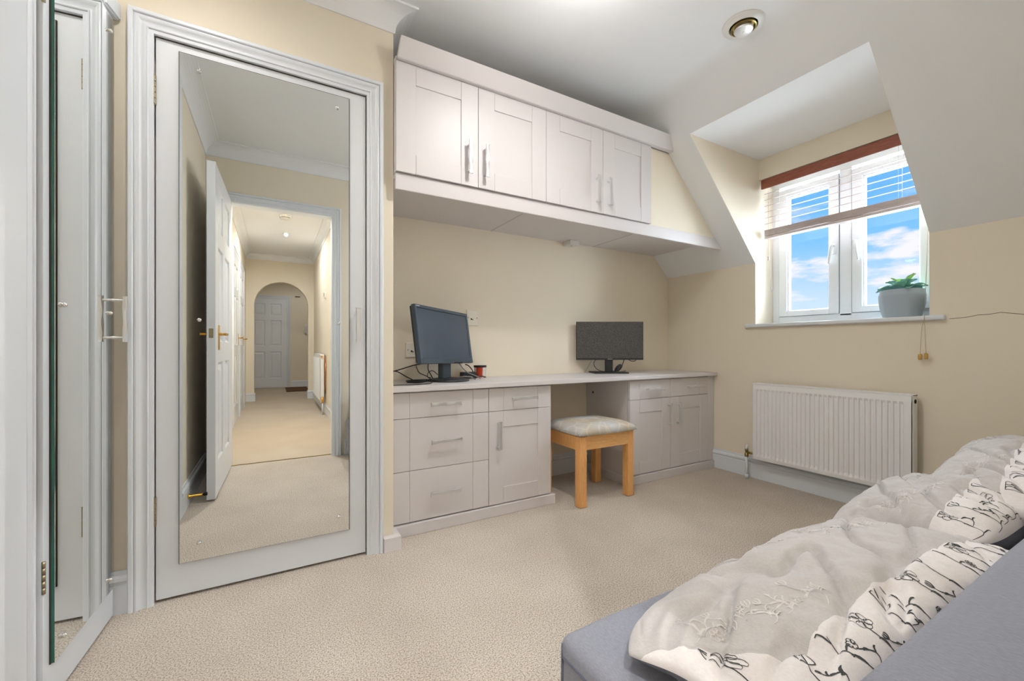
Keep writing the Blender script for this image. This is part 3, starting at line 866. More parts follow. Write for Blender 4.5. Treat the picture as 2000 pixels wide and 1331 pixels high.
for k in range(7):
    obj('slat', slat_mesh(1.956-.0415*k), M['slat'], BL)
for k in range(11):
    obj('slat', slat_mesh(1.704-.0036*k), M['slat'], BL)
b = BM(); box(b,(2.938,BY0+.012,1.648),(2.988,BY1-.015,1.664),bev=.003); obj('bottom_rail', b, M['slat'], BL)
for y in (1.565,.925):
    b = BM()
    for x in (2.9365,2.9895): tube(b,[(x,y,2.01),(x,y,1.655)],.0008,n=6)
    for k in range(7): tube(b,[(2.9365,y,1.953-.0415*k),(2.9895,y,1.968-.0415*k)],.0005,n=5)
    obj('ladder_cord', b, M['whiteplastic'], BL)
b = BM(); tube(b,[(2.932,1.606,1.99),(2.932,1.606,1.515)],.0010,n=6); lathe(b,[(.004,1.520),(.0065,1.517),(.004,1.508),(.0065,1.498),(.004,1.495)],(2.932,1.606,0),n=12); obj('tilt_cord', b, M['slat'], BL)
b = BM(); tube(b,[(2.932,1.590,1.64),(2.932,1.588,1.30)],.0008,n=6); tube(b,[(2.932,1.588,1.31),(2.932,1.588,1.28)],.003,n=6); obj('cord', b, M['whiteplastic'], BL)
for (yy,zt) in ((.812,.868),(.790,.872)):
    b = BM(); tube(b, spline([(2.930,.798,1.99),(2.90,.797,1.50),(2.852,.797,1.075),(2.846,(.797+yy)/2,1.0),(2.848,yy,zt)],8),.0011,n=6); c = obj('pull_cord', b, M['cord'], BL)
    b = BM(); lathe(b,[(.002,zt),(.0075,zt-.003),(.009,zt-.012),(.008,zt-.028),(.006,zt-.032),(.001,zt-.032)],(2.848,yy,0),n=14); obj('tassel', b, M['tassel'], c, smooth=50)

# ------------------------------------------------------------------ plant
PX,PY = 2.968,.925
PX,PY = 2.972,.922
PL = thing('potted_succulent','leafy green succulent in a ribbed grey pot on the windowsill','plant',(PX,PY,1.0605))
b = BM(); prof=[(.0001,1.0605),(.060,1.0605),(.068,1.063)]
N_=44
for k in range(N_+1):
    t=k/N_; r=.078+.019*math.sin(min(1,t*1.15)*PI*.60)-(.006*max(0,t-.8)/.2); prof.append((r+.0012*math.cos(k*PI), 1.064+.148*t))
prof += [(.088,1.213),(.086,1.205),(.0001,1.195)]
lathe(b,prof,(PX,PY,0),n=40); obj('pot', b, M['pot'], PL, smooth=True)
def leaf(az, el, ln, w, base, m, roll=0):
    b = BM(); n=8; rows=[]
    d=V((math.cos(az)*math.cos(el),math.sin(az)*math.cos(el),math.sin(el))); s=V((-math.sin(az),math.cos(az),0)); up=s.cross(d)*-1
    for i in range(n+1):
        t=i/n; ww=w*(math.sin(PI*min(1,t*.93+.07))**.6)*(.35+.9*t if t<.65 else 1.0-(t-.65)*1.3)
        c=V(base)+d*ln*t+V((0,0,1))*(-.30*ln*t*t)+up*0
        rows.append([b.verts.new(c+s*ww*a+V((0,0,1))*(.35*ww*a*a)+V((0,0,th))) for a,th in ((-1,0),(-.5,.0),(0,.003),(.5,0),(1,0),(.5,-.003),(0,-.004),(-.5,-.003))])
    for A,B in zip(rows,rows[1:]):
        for k in range(8):
            f=b.faces.new((A[k],A[(k+1)%8],B[(k+1)%8],B[k])); f.smooth=True
            if k in (3,4,7,0) : f.material_index = 1 if k in (3,) or k==0 else 0
    b.faces.new(rows[-1]); b.faces.new(rows[0])
    return b
for k in range(9):
    az=k*2*PI/9+.2; obj('leaf', leaf(az,.42+.10*math.sin(k*2.1),.118,.046,(PX,PY,1.208),None),[M['leafA'],M['leafedge']],PL)
for k in range(7):
    az=k*2*PI/7+.5; obj('leaf', leaf(az,.85+.12*math.sin(k*1.7),.105,.040,(PX,PY,1.212),None),[M['leafA'],M['leafedge']],PL)
for az,el,ln in ((2.0,1.15,.11),(-1.2,1.2,.135),(-1.9,1.05,.135),(.6,1.25,.10)):
    obj('leaf', leaf(az,el,ln,.026,(PX,PY,1.215),None),[M['leafB'],M['leafB']],PL)

# ------------------------------------------------------------------ ceiling vent valve
VT = thing('ceiling_vent','round metal extractor vent on the sloping ceiling side of the room','vent',(1.885,1.145,ZC))
c=(1.885,1.145,0)
b = BM(); lathe(b,[(.088,ZC),(.088,ZC-.004),(.082,ZC-.010),(.060,ZC-.013),(.058,ZC-.006),(.058,ZC)],c,n=48); obj('rim', b, M['whiteplastic'], VT, smooth=40)
b = BM(); lathe(b,[(.0001,ZC-.0015),(.057,ZC-.0015)],c,n=32); obj('throat', b, M['slot'], VT)
b = BM(); lathe(b,[(.046,ZC-.004),(.053,ZC-.010),(.054,ZC-.018),(.049,ZC-.020),(.044,ZC-.008)],c,n=40); obj('ring', b, M['brassdull'], VT, smooth=40)
b = BM(); lathe(b,[(.030,ZC-.004),(.036,ZC-.018),(.041,ZC-.026),(.038,ZC-.031),(.020,ZC-.034),(.0001,ZC-.0345)],c,n=40); lathe(b,[(.003,ZC-.034),(.003,ZC-.0365),(.0001,ZC-.037)],c,n=12); obj('disc', b, M['nickel'], VT, smooth=40)

# ------------------------------------------------------------------ monitors
MO = thing('computer_monitor','blue-grey computer monitor turned toward the window, left end of worktop','monitor',(.815,2.155,WZ))
yaw,tilt,roll = math.radians(37.5),math.radians(8.9),math.radians(-1.5)
e=V((math.cos(yaw),math.sin(yaw),0)); nn=V((-math.sin(yaw),math.cos(yaw),0)); up=V((0,0,1))*math.cos(tilt)+nn*math.sin(tilt)
e2=e*math.cos(roll)+up*math.sin(roll); u2=up*math.cos(roll)-e*math.sin(roll); back=e2.cross(u2)*-1
if back.dot(nn)<0: back=-back
mt = Matrix((( e2.x,back.x,u2.x,.805),(e2.y,back.y,u2.y,2.125),(e2.z,back.z,u2.z,.961),(0,0,0,1)))
w,h=.52/2,.296/2
def mbox(bm,a,b_,mi=0,bev=0):
    t=bmesh.new(); box(t,a,b_,mi,bev); merge(bm,t,None,mt)
b = BM(); fr=.017
mbox(b,(-w,0,-h),(-w+fr,.022,h),0,.003); mbox(b,(w-fr,0,-h),(w,.022,h),0,.003); mbox(b,(-w+fr-.002,0,h-fr),(w-fr+.002,.022,h),0,.003); mbox(b,(-w+fr-.002,-.001,-h),(w-fr+.002,.022,-h+.026),0,.003)
obj('bezel', b, M['bluegrey'], MO)
b = BM(); mbox(b,(-w+.004,.016,-h+.004),(w-.004,.036,h-.004),0,.006); mbox(b,(-w*.6,.03,-h*.6),(w*.6,.052,h*.6),0,.01); obj('rear_housing', b, M['blackplastic'], MO)
b = BM(); mbox(b,(-w+fr-.001,.005,-h+.025),(w-fr+.001,.010,h-fr+.001)); obj('screen', b, M['screen1'], MO)
for k in range(4):
    b = BM(); mbox(b,(w*.18+.022*k,-.004,-h-.001),(w*.18+.022*k+.012,.004,-h+.005),0,.001); obj('button', b, M['slot'], MO)
b = BM(); mbox(b,(-w+.01,-.0005,h-.010),(-w+.04,.0005,h-.006)); obj('badge', b, M['silverlabel'], MO)
b = BM()
r_=math.radians(37.5); Rz=Matrix.Translation((.835,2.165,0))@Matrix.Rotation(r_,4,'Z')
t=bmesh.new(); box(t,(-.042,.012,WZ+.012),(.042,.048,WZ+.22),0,.006); merge(b,t,0,Rz); obj('stand', b, M['bluegrey'], MO)
b = BM(); lathe(b,[(.0001,WZ+.0005),(.112,WZ+.0005),(.114,WZ+.004),(.110,WZ+.012),(.08,WZ+.016),(.0001,WZ+.018)],(.84,2.185,0),n=48); obj('base', b, M['blackplastic'], MO, smooth=40)

MO = thing('computer_monitor','thin black widescreen monitor facing the camera, right half of worktop','monitor',(2.10,2.26,WZ))
yaw=-math.radians(29.656)
mt = Matrix.Translation((2.09,2.25,0))@Matrix.Rotation(yaw,4,'Z')
w=.2405; z0,z1=.810,1.084
b = BM(); mbox(b,(-w,0,z0),(w,.012,z1),0,.001); mbox(b,(-.16,.010,z0+.02),(.16,.034,z1-.05),0,.008); obj('housing', b, M['blackplastic'], MO)
b = BM(); mbox(b,(-w+.003,-.001,z0+.012),(w-.003,.0,z1-.003)); obj('screen', b, M['screen2'], MO)
b = BM()
for k in range(7): mbox(b,(-.016+.0050*k,-.0015,z0+.004),(-.0125+.0050*k,-.0005,z0+.0085))
obj('badge', b, M['silverlabel'], MO)
b = BM(); mbox(b,(-.030,.016,WZ+.008),(.026,.034,z0+.04),0,.004); obj('stand', b, M['blackplastic'], MO)
b = BM(); prism(b,[tuple(mt@V(p)) for p in ((-.120,-.045,WZ+.0005),(.125,-.045,WZ+.0005),(.105,.095,WZ+.0005),(-.135,.095,WZ+.0005))],(0,0,.010)); bmesh.ops.bevel(b,geom=b.edges[:],offset=.0015,segments=2,affect='EDGES'); obj('base', b, M['blackplastic'], MO)

# cables, mouse, adapter, tub
def cable(label, pts, r=.0028, m='cable', grp='loose cables on the worktop'):
    b = BM(); tube(b, spline(pts,7), r, n=8); o = obj('cable', b, M[m]); tag(o,label,'cable',grp); return o
Z=WZ+.0035
cable('black cable arching from the wall corner to behind the left monitor',[(.50,2.20,.775),(.56,2.22,.772),(.61,2.20,.742),(.66,2.19,Z+.002),(.72,2.25,Z),(.80,2.31,Z)])
cable('straight black cable slanting up to the back of the left monitor',[(.49,2.28,.755),(.58,2.28,.775),(.66,2.26,.80),(.72,2.23,.812)],.003)
cable('thin cable looping down and along the worktop front, left of the left monitor',[(.665,2.22,.80),(.668,2.17,.765),(.70,2.13,.745),(.712,2.10,Z+.006),(.685,2.05,Z-.001),(.60,2.03,Z-.001),(.47,2.05,Z-.001)],.0022)
cable('black cable dropping behind the left monitor stand',[(.765,2.30,.83),(.755,2.29,.78),(.765,2.27,.745),(.78,2.26,Z+.004),(.83,2.30,Z)],.0028)
cable('small loop of black cable above the left monitor base',[(.80,2.25,.745),(.77,2.25,.768),(.745,2.25,.76),(.74,2.25,.735),(.76,2.25,Z+.014)],.0022)
cable('grey cable hanging from the left monitor screen onto its base',[(.905,2.20,.815),(.915,2.17,.785),(.945,2.165,.758),(.985,2.17,.742),(1.03,2.20,Z+.010),(1.05,2.22,Z)],.0028,'greycable')
cable('black cable curving off the right end of the left monitor base',[(.97,2.26,.80),(.99,2.25,.79),(1.01,2.24,.76),(1.01,2.23,Z+.01),(1.03,2.22,Z+.016),(1.07,2.24,Z+.012),(1.10,2.25,Z+.004)],.003)
cable('white and grey cable bundle lying on the left monitor base',[(.885,2.14,Z+.018),(.91,2.12,Z+.022),(.935,2.155,Z+.018),(.96,2.14,Z+.016),(.975,2.18,Z+.010),(1.0,2.18,Z)],.004,'greycable')
cable('thick dark cable coil on worktop behind left monitor',[(.60,2.16,Z+.001),(.66,2.13,Z+.001),(.73,2.21,Z+.004),(.70,2.27,Z+.001),(.62,2.24,Z+.002),(.63,2.17,Z+.006),(.70,2.17,Z+.008)],.0045)
b = BM(); box(b,(.96,2.27,WZ+.0005),(1.05,2.32,WZ+.040),bev=.004); tag(obj('power_adapter', b, M['blackplastic']),'small black power adapter behind the left monitor base','adapter')
T_ = thing('snack_tub','small tub with red and white label at the back of the worktop','tub',(1.10,2.33,WZ))
b = BM(); lathe(b,[(.0001,WZ+.0005),(.032,WZ+.0005),(.034,WZ+.004),(.038,WZ+.066),(.0001,WZ+.066)],(1.10,2.33,0),n=28)
for f in b.faces:
    c_=f.calc_center_median(); a=math.atan2(c_.y-2.33,c_.x-1.10); f.material_index = 1 if math.sin(a*3+c_.z*120)>.1 else 0
obj('tub', b, [M['labelwhite'],M['red']], T_, smooth=40)
b = BM(); lathe(b,[(.039,WZ+.064),(.040,WZ+.066),(.040,WZ+.076),(.0001,WZ+.077)],(1.10,2.33,0),n=28); obj('lid', b, M['blackplastic'], T_, smooth=40)
# things behind the right monitor
cable('thin black cable curve left of the right monitor stand',[(2.02,2.30,.835),(1.985,2.30,.79),(1.99,2.29,.755),(2.03,2.28,Z+.014),(2.07,2.25,Z+.012)],.0022)
cable('pale thin cable falling left of the right monitor stand',[(2.0,2.33,.84),(1.985,2.34,.79),(1.95,2.36,Z)],.0014,'greycable')
cable('black cable sagging below the right end of the right monitor',[(2.23,2.23,.825),(2.255,2.215,.803),(2.285,2.20,.800),(2.30,2.195,.82)],.0024)
cable('black cable rising from right monitor base to its lower edge',[(2.10,2.25,Z+.013),(2.15,2.23,Z+.014),(2.19,2.24,.75),(2.22,2.25,.79),(2.235,2.25,.83)],.0030)
cable('pale cable loop on the right monitor base',[(2.13,2.20,Z+.012),(2.16,2.20,Z+.012),(2.19,2.20,Z+.016),(2.21,2.22,Z+.01),(2.20,2.25,Z+.002)],.0022,'greycable')
MS = thing('computer_mouse','black computer mouse propped on the right monitor base','mouse',(2.155,2.235,.75),rot=(math.radians(25),math.radians(-50),math.radians(-30)))
b = BM(); bmesh.ops.create_uvsphere(b,u_segments=24,v_segments=14,radius=1)
for v in b.verts: v.co=V((v.co.x*.036,v.co.y*.022,v.co.z*.014 if v.co.z>0 else v.co.z*.006))
for f in b.faces: f.smooth=True
obj('shell', b, M['blackplastic'], MS, local=True)
b = BM(); lathe(b,[(.006,-.003),(.007,0),(.006,.003)],(.018,0,.012),n=16,axis='Y'); obj('scroll_wheel', b, M['bluegrey'], MS, local=True)

# wall sockets
def wall_plate(name,label,cat,x,z,w=.086,h=.086,kind='tel'):
    R = thing(name,label,cat,(x,YB,z))
    b = BM(); box(b,(x-w/2,YB-.009,z-h/2),(x+w/2,YB-.0005,z+h/2),bev=.003); obj('plate', b, M['oldplastic'], R)
    for a_ in ((-.013,-.012,-.004,-.003),(-.003,-.014,.003,-.008)):
        b = BM(); box(b,(x+a_[0],YB-.0105,z+a_[1]),(x+a_[2],YB-.0085,z+a_[3])); obj('socket_hole', b, M['slot'], R)
    for q in (-.030,.030):
        b = BM(); lathe(b,[(.0028,YB-.0102),(.0028,YB-.0085)],(x+q,0,z),n=10,axis='Y'); obj('screw', b, M['slot'], R)
    return R
wall_plate('telephone_socket','cream telephone socket plate on the wall above the left monitor','socket',1.079,1.085,.078,.098)
R = wall_plate('power_socket','cream power socket on the wall behind the left edge of left monitor','socket',.70,.885,.086,.086)
b = BM(); box(b,(.722,YB-.040,.842),(.742,YB-.0085,.885),bev=.004); tag(obj('power_plug', b, M['blackplastic']),'black plug in the power socket behind the left monitor','plug')

# hairline crack on the window wall
b = BM(); pts=[(.714,1.041),(.66,1.045),(.62,1.052),(.585,1.055),(.545,1.060),(.52,1.055),(.48,1.048),(.44,1.050)]
tube(b,[(XW-.0003,y+.0,z+random.uniform(-.002,.002)) for y,z in pts],.0011,n=4); struct('trim_13', b, M['crack'])

# door stop on left skirting
DS = thing('door_stop','brass door stop with black tip on the left skirting','door stop',(-.42,.80,.06))
b = BM(); tube(b,[(-.424,.83,.062),(-.42,.83,.062),(-.418,.83,.062),(-.352,.83,.062)],[.014,.014,.007,.007],n=14); obj('stem', b, M['brass'], DS)
b = BM(); tube(b,[(-.353,.83,.062),(-.336,.83,.062)],.009,n=14); obj('tip', b, M['slot'], DS)

# ------------------------------------------------------------------ sofa
QZ=.30; QX0,QX1,QY1 = .516,1.90,.712
SO = thing('sofa','slate-grey armless sofa in the right foreground','sofa',(1.2,.38,0))
def softbox(a,b_,r,seg=5):
    t=bmesh.new(); box(t,a,b_)
    bmesh.ops.bevel(t,geom=t.edges[:],offset=r,segments=seg,profile=.5,affect='EDGES')
    for f in t.faces: f.smooth=True
    return t
b = softbox((QX0,.045,.05),(QX1,QY1,QZ),.022)
bmesh.ops.subdivide_edges(b, edges=[e for e in b.edges if e.calc_length()>.3], cuts=10, use_grid_fill=True)
for v in b.verts:
    if v.co.z>.2: v.co.z += .004*noise.noise(v.co*7)+.002
obj('seat', b, M['sofa'], SO)
b = BM()
tube(b, [(QX0+.001,.10,.266),(QX0-.001,.30,.266),(QX0-.001,QY1-.02,.262),(QX0+.012,QY1-.003,.262)], .0022, n=6)
tube(b, [(QX0+.003,QY1-.012,.285),(QX0-.001,QY1-.016,.262),(QX0-.001,QY1-.016,.10)], .0022, n=6)
obj('piping', b, M['piping'], SO)
# backrest: rounded block, crest toward the pillows
b = BM(); n=14; prof=[]
cy0,cy1,cz=.042,.246,.492
pp=[(.245,.28),(.247,.36),(.246,.44),(.243,.472),(.234,.488),(.215,.495),(.17,.500),(.12,.502),(.08,.498),(.055,.485),(.045,.46),(.043,.38),(.043,.10),(.20,.10),(.245,.15)]
m_=26; rows=[]
for i in range(m_+1):
    t=i/m_; x=QX0+.045+(QX1-QX0-.045)*t; k=1
    e_=min(t,1-t)*(QX1-QX0); sh = .022*(1-min(1,e_/.03))**2
    rows.append([b.verts.new((x, y+(.143-y)*sh*4*.5, z-sh*(1 if z>.3 else 0)+.003*noise.noise(V((x*5,y*8,z*5))))) for y,z in pp])
for A,B in zip(rows,rows[1:]):
    for k in range(len(pp)): b.faces.new((A[k],A[(k+1)%len(pp)],B[(k+1)%len(pp)],B[k])).smooth=True
b.faces.new(rows[0]); b.faces.new(rows[-1]); obj('backrest', b, M['sofa'], SO)
for x,y in ((QX0+.06,.09),(QX0+.06,QY1-.07),(QX1-.06,.09),(QX1-.06,QY1-.07)):
    b = BM(); lathe(b,[(.02,0.001),(.026,.055)],(x,y,0),n=16); obj('leg', b, M['blackplastic'], SO)

# ------------------------------------------------------------------ pillows
def pillow(name,label,loc,rot,Lx=.80,Wy=.50,T=.21,seed=0,vs=-.55,flip=1,ramp=0,endp=.0,back='pillowback',flowers=12):
    R = thing(name,label,'pillow',loc,rot,'flower-print pillows on the sofa')
    def VS(u): return vs + ramp*max(0,(-.62-u)/.38)**2.3
    def P(u,v,side=1,off=0):
        hx=Lx/2*u*(1-.07*(1-v*v)**1.5*(abs(u)**3)); hy=Wy/2*v*(1-.10*(1-u*u)**1.0*(abs(v)**3))*(1-endp*max(0,-u)**7)
        e=max(0,(1-abs(u)**2.4))*max(0,(1-abs(v)**2.2)); hgt=T/2*e**.40*(1-endp*1.1*max(0,-u)**3)
        # folds: radiate from the short ends, plus broad creases
        q=V((u*1.6+seed,v*1.1,seed*.37))
        wv = noise.noise(V((u*2.4+v*1.4+seed*3.1, v*2.2-u*.9, seed)))*.014
        cr = abs(noise.noise(V((u*2.6-v*1.9+seed, v*1.0+u*.6, seed+5))))
        cr2= abs(noise.noise(V((u*7-v*1.0, v*2.0+u*1.5+seed*2, seed+9))))
        fold = -(max(0,.20-cr)/.20)**2*.024 - (max(0,.12-cr2)/.12)**2*.004 + (.5-abs(noise.noise(V((u*5.2+v*1.6+seed*1.7, v*.8-u*.4, seed+2)))))**2*.020-.004
        ends = .004*math.sin(v*26+3*noise.noise(V((u*3,v*2,seed))))*max(0,abs(u)-.62)/.38*(1-abs(v)**4)
        edge=.002*math.sin(u*34+seed)*max(0,abs(v)-.6)/.4
        z=(hgt + (wv+fold)*min(1,e*1.6) + (ends+edge)*min(1,e*6))*side
        if side<0: z*=.85
        # seam groove between grey front and white band
        if side>0: z -= .003*math.exp(-((v-VS(u))/.02)**2)*min(1,e*5)
        return V((hx,hy,z+off*side))
    b = BM(); nu,nv=150,100; J0=36; top=[];bot=[]
    def warp(t,k): return t**2.2 if k==0 else 1-(1-t)**2.0
    for j in range(nv+1):
        # align a grid line to the seam
        v=-1+2*j/nv
        r1=[];r2=[]
        for i in range(nu+1):
            u=-1+2*i/nu; u=math.sin(u*PI/2)*.35+u*.65
            jz=J0; vv=(-1+(VS(u)+1)*warp(j/J0,0)) if j<=J0 else (VS(u)+(1-VS(u))*warp((j-J0)/(nv-J0),1))
            r1.append(b.verts.new(P(u,vv)))
            r2.append(r1[-1] if i in(0,nu) or j in(0,nv) else b.verts.new(P(u,vv,-1)))
        top.append((j,r1));bot.append(r2)
    for j in range(nv):
        for i in range(nu):
            f=b.faces.new((top[j][1][i],top[j][1][i+1],top[j+1][1][i+1],top[j+1][1][i])); f.smooth=True
            f.material_index = 1 if j<J0 else 0
            f=b.faces.new((bot[j][i],bot[j+1][i],bot[j+1][i+1],bot[j][i+1])); f.smooth=True; f.material_index=2
    # printed motifs laid on the cover in (u,v)
    rnd=random.Random(seed*11+3)
    def stroke(pts,w,mi):
        Q=[(V((p[0],p[1],0))) for p in pts]; Q=[q for q in Q if abs(q.x)<.985 and abs(q.y)<.997]
        if len(Q)<2: return
        S=[]
        for a_,c_ in zip(Q,Q[1:]):
            m=max(1,int((c_-a_).length/.007))
            for k in range(m): S.append(a_.lerp(c_,k/m))
        S.append(Q[-1]); L_=[];R_=[]
        for k,s in enumerate(S):
            p0=P(s.x,s.y); q0=S[max(k-1,0)]; q1=S[min(k+1,len(S)-1)]; d=P(q1.x,q1.y)-P(q0.x,q0.y)
            nz_=(P(s.x+.004,s.y)-P(s.x-.004,s.y)).cross(P(s.x,s.y+.002)-P(s.x,s.y-.002))
            if d.length<1e-9 or nz_.length<1e-12: continue
            nz_.normalize(); sd=nz_.cross(d.normalized()).normalized()*w*(1-.5*abs(2*k/max(1,len(S)-1)-1)**3)
            L_.append(b.verts.new(p0+sd+nz_*.0006)); R_.append(b.verts.new(p0-sd+nz_*.0006))
        for k in range(len(L_)-1):
            f=b.faces.new((L_[k],L_[k+1],R_[k+1],R_[k])); f.material_index=mi; f.smooth=True
    BH=.115
    def to(u,v,x,y,a):  # metres offset, rotated -> uv ; v given as a string means a height on the band
        xr=x*math.cos(a)-y*math.sin(a); yr=x*math.sin(a)+y*math.cos(a)
        if isinstance(v,tuple):
            uu=u+xr*2/Lx; w_=min(.97,max(.03,(v[0]+yr)/BH)); return (uu, -1+(VS(max(-.95,min(1,uu)))+1)*w_**2.3)
        return (u+xr*2/Lx, v+yr*2/Wy)
    def flower(u,v,a,s,mi,w,kind):
        stem=[to(u,v,0.012*s*math.sin(t*5)*2,-.045*s+.09*s*t,a) for t in [k/9 for k in range(10)]]
        stroke(stem,w,mi)
        tip=(0.012*s*math.sin(5)*2,.045*s)
        if kind==0:      # open daisy loops
            for k in range(6):
                an=2*PI*k/6; c0=(tip[0]+.010*s*math.cos(an),tip[1]+.010*s*math.sin(an))
                stroke([to(u,v,c0[0]+.0065*s*math.cos(x_),c0[1]+.0065*s*math.sin(x_),a) for x_ in [2*PI*q/9 for q in range(10)]],w*.8,mi)
        elif kind==1:    # tulip-like bud
            for sg in (-1,0,1):
                stroke([to(u,v,tip[0]+sg*.012*s*math.sin(t*PI*.8),tip[1]+.026*s*t,a) for t in [q/6 for q in range(7)]],w*1.3,mi)
        else:            # sprig of small leaves
            for k in range(5):
                t=.25+.17*k; bx_=0.012*s*math.sin(t*5)*2; by_=-.045*s+.09*s*t; sg=1 if k%2 else -1
                stroke([to(u,v,bx_+sg*.016*s*q,by_+.010*s*q+.004*math.sin(q*PI)*s,a) for q in (0,.3,.6,1)],w*1.7,mi)
        for sg,t in ((1,.35),(-1,.55)):
            bx_=0.012*s*math.sin(t*5)*2; by_=-.045*s+.09*s*t
            stroke([to(u,v,bx_+sg*.020*s*q,by_+.013*s*math.sin(q*PI*.7),a) for q in (0,.25,.5,.75,1)],w*1.5,mi)
    # dark sketchy flowers on the white band, stems running across it
    nb=12
    for k in range(nb):
        u=-.88+1.78*k/(nb-1)+rnd.uniform(-.02,.02)
        flower(u,(BH*rnd.uniform(.45,.56),),-rnd.uniform(.35,.9)*flip,rnd.uniform(.8,1.0),3,.0009,k%3)
        flower(u+.07,(BH*rnd.uniform(.2,.8),),-rnd.uniform(-.4,1.3),rnd.uniform(.35,.5),3,.0010,(k+1)%3)
    # pale sprigs on the grey front
    for k in range(flowers):
        u=-.82+1.64*((k*0.381966)%1); v=VS(u)+.18+(.80-VS(u)-.18)*((k*.618034+.31)%1)
        for q in range(3): flower(u+rnd.uniform(-.02,.02),v+rnd.uniform(-.04,.04),rnd.uniform(-.9,.9),rnd.uniform(.5,.7),4,.0010,(q+k)%3)
    o = obj('pillowcase', b, [M['pillowgrey'],M['pillowwhite'],M[back],M['ink'],M['palethread']], R, local=True, fix=False)
    return R
pillow('pillow','nearest grey pillow with white flower-print band, left of the other pillows',(.968,.412,.390),(math.radians(-10),math.radians(-4),math.radians(-3.5)),Lx=.84,Wy=.40,T=.19,seed=1,vs=-.55,ramp=1.35,endp=.42)
pillow('pillow','middle flower-print pillow, between nearest and farthest pillows',(1.735,.425,.420),(math.radians(-15),math.radians(-3),math.radians(-5)),Lx=.66,Wy=.38,T=.21,seed=2,vs=-.45,endp=.2)
pillow('pillow','farthest flower-print pillow, propped highest by the window wall',(1.98,.33,.505),(math.radians(-12),math.radians(-5),math.radians(3)),Lx=.80,Wy=.36,T=.20,seed=3,vs=-.05,endp=.2,back='pillowwhite')

# ------------------------------------------------------------------ hallway things (seen in the mirror)
HR = thing('radiator','white radiator on the hallway wall, seen in the mirror','radiator',(.56,-2.93,0))
b = rad_panel(.525,-3.50,-2.36,.16,.80,1,n=34); obj('front_panel', b, M['radiator'], HR)
b = BM(); box(b,(.53,-3.50,.16),(.575,-3.497,.80)); box(b,(.53,-2.363,.16),(.575,-2.36,.80)); box(b,(.525,-3.5,.80),(.578,-2.36,.806)); obj('casing', b, M['radiator'], HR)
b = BM(); tube(b,[(.55,-2.31,0),(.55,-2.31,.17)],.008,n=10); obj('pipe', b, M['gloss'], HR)
b = BM(); lathe(b,[(.014,.16),(.016,.2),(.012,.24)],(.55,-2.31,0),n=12); tube(b,[(.55,-2.31,.2),(.55,-2.36,.2)],.008,n=8); obj('valve', b, M['brass'], HR)
b = BM(); lathe(b,[(.012,.0),(.014,.02),(.012,.03)],(.545,-2.36,.775),n=12,axis='Y'); obj('end_plug', b, M['brass'], HR)
b = BM(); tube(b,[(.588,-2.33,.30),(.588,-2.33,.78)],.008,n=10); obj('heating_pipe', b, M['copper'], HR)
b = BM(); box(b,(.585,-2.72,.24),(.5995,-2.57,.33),bev=.003); tag(obj('wall_socket', b, M['whiteplastic']),'white double socket on the hallway wall by the hall radiator','socket')
TH = thing('thermostat','small grey and white thermostat on the hallway wall','thermostat',(.595,-2.43,1.6))
b = BM(); box(b,(.580,-2.47,1.57),(.5995,-2.38,1.65),bev=.004); obj('casing', b, M['whiteplastic'], TH)
b = BM(); box(b,(.578,-2.44,1.59),(.5805,-2.39,1.64)); obj('display', b, M['slot'], TH)
SA = thing('smoke_alarm','round white smoke alarm on the hallway ceiling','smoke alarm',(.105,-1.85,HC))
b = BM(); lathe(b,[(.062,HC),(.062,HC-.012),(.056,HC-.020),(.056,HC-.026)],(.105,-1.85,0),n=32); obj('base', b, M['whiteplastic'], SA, smooth=40)
b = BM(); lathe(b,[(.052,HC-.019),(.052,HC-.034)],(.105,-1.85,0),n=32); obj('vent_slot', b, M['slot'], SA)
b = BM(); lathe(b,[(.056,HC-.033),(.054,HC-.040),(.040,HC-.046),(.0001,HC-.047)],(.105,-1.85,0),n=32); obj('cover', b, M['whiteplastic'], SA, smooth=40)
def downlight(x,y,z,label):
    R = thing('ceiling_spotlight',label,'spotlight',(x,y,z),group='recessed ceiling spotlights')
    b = BM(); lathe(b,[(.045,z-.0005),(.045,z-.004),(.026,z-.006),(.024,z-.0005)],(x,y,0),n=32); obj('rim', b, M['whiteplastic'], R, smooth=40)
    b = BM(); lathe(b,[(.0001,z-.003),(.024,z-.003)],(x,y,0),n=24); obj('lens', b, M['lamp'], R)
    return R
downlight(.134,-2.72,HC,'lit recessed spotlight beyond the smoke alarm in the hallway ceiling')
downlight(1.0,1.12,ZC,'recessed ceiling spotlight above the middle of the bedroom')
downlight(-.26,1.42,ZC,'added recessed fill spotlight above the mirrored doors')  # invented fitting, out of view, for the added fill lamp
b = BM(); box(b,(.20,-6.75,.001),(.62,-5.75,.012),bev=.003); tag(obj('doormat', b, M['doormat']),'brown doormat at the far end of the hallway','doormat')
IC = thing('intercom_handset','white wall intercom handset beside the far hallway door','intercom',(.62,-6.94,1.3))
b = BM(); box(b,(.59,-6.949,1.20),(.67,-6.925,1.42),bev=.006); obj('wall_unit', b, M['whiteplastic'], IC)
b = BM(); tube(b,spline([(.61,-6.92,1.22),(.61,-6.90,1.24),(.61,-6.905,1.31),(.61,-6.90,1.39),(.61,-6.92,1.41)],5),.014,n=8); obj('handset', b, M['whiteplastic'], IC)
b = BM(); box(b,(.40,-6.949,2.05),(.50,-6.93,2.065),bev=.002); tag(obj('air_vent', b, M['slot']),'small dark vent slot high on the far hallway wall','vent')

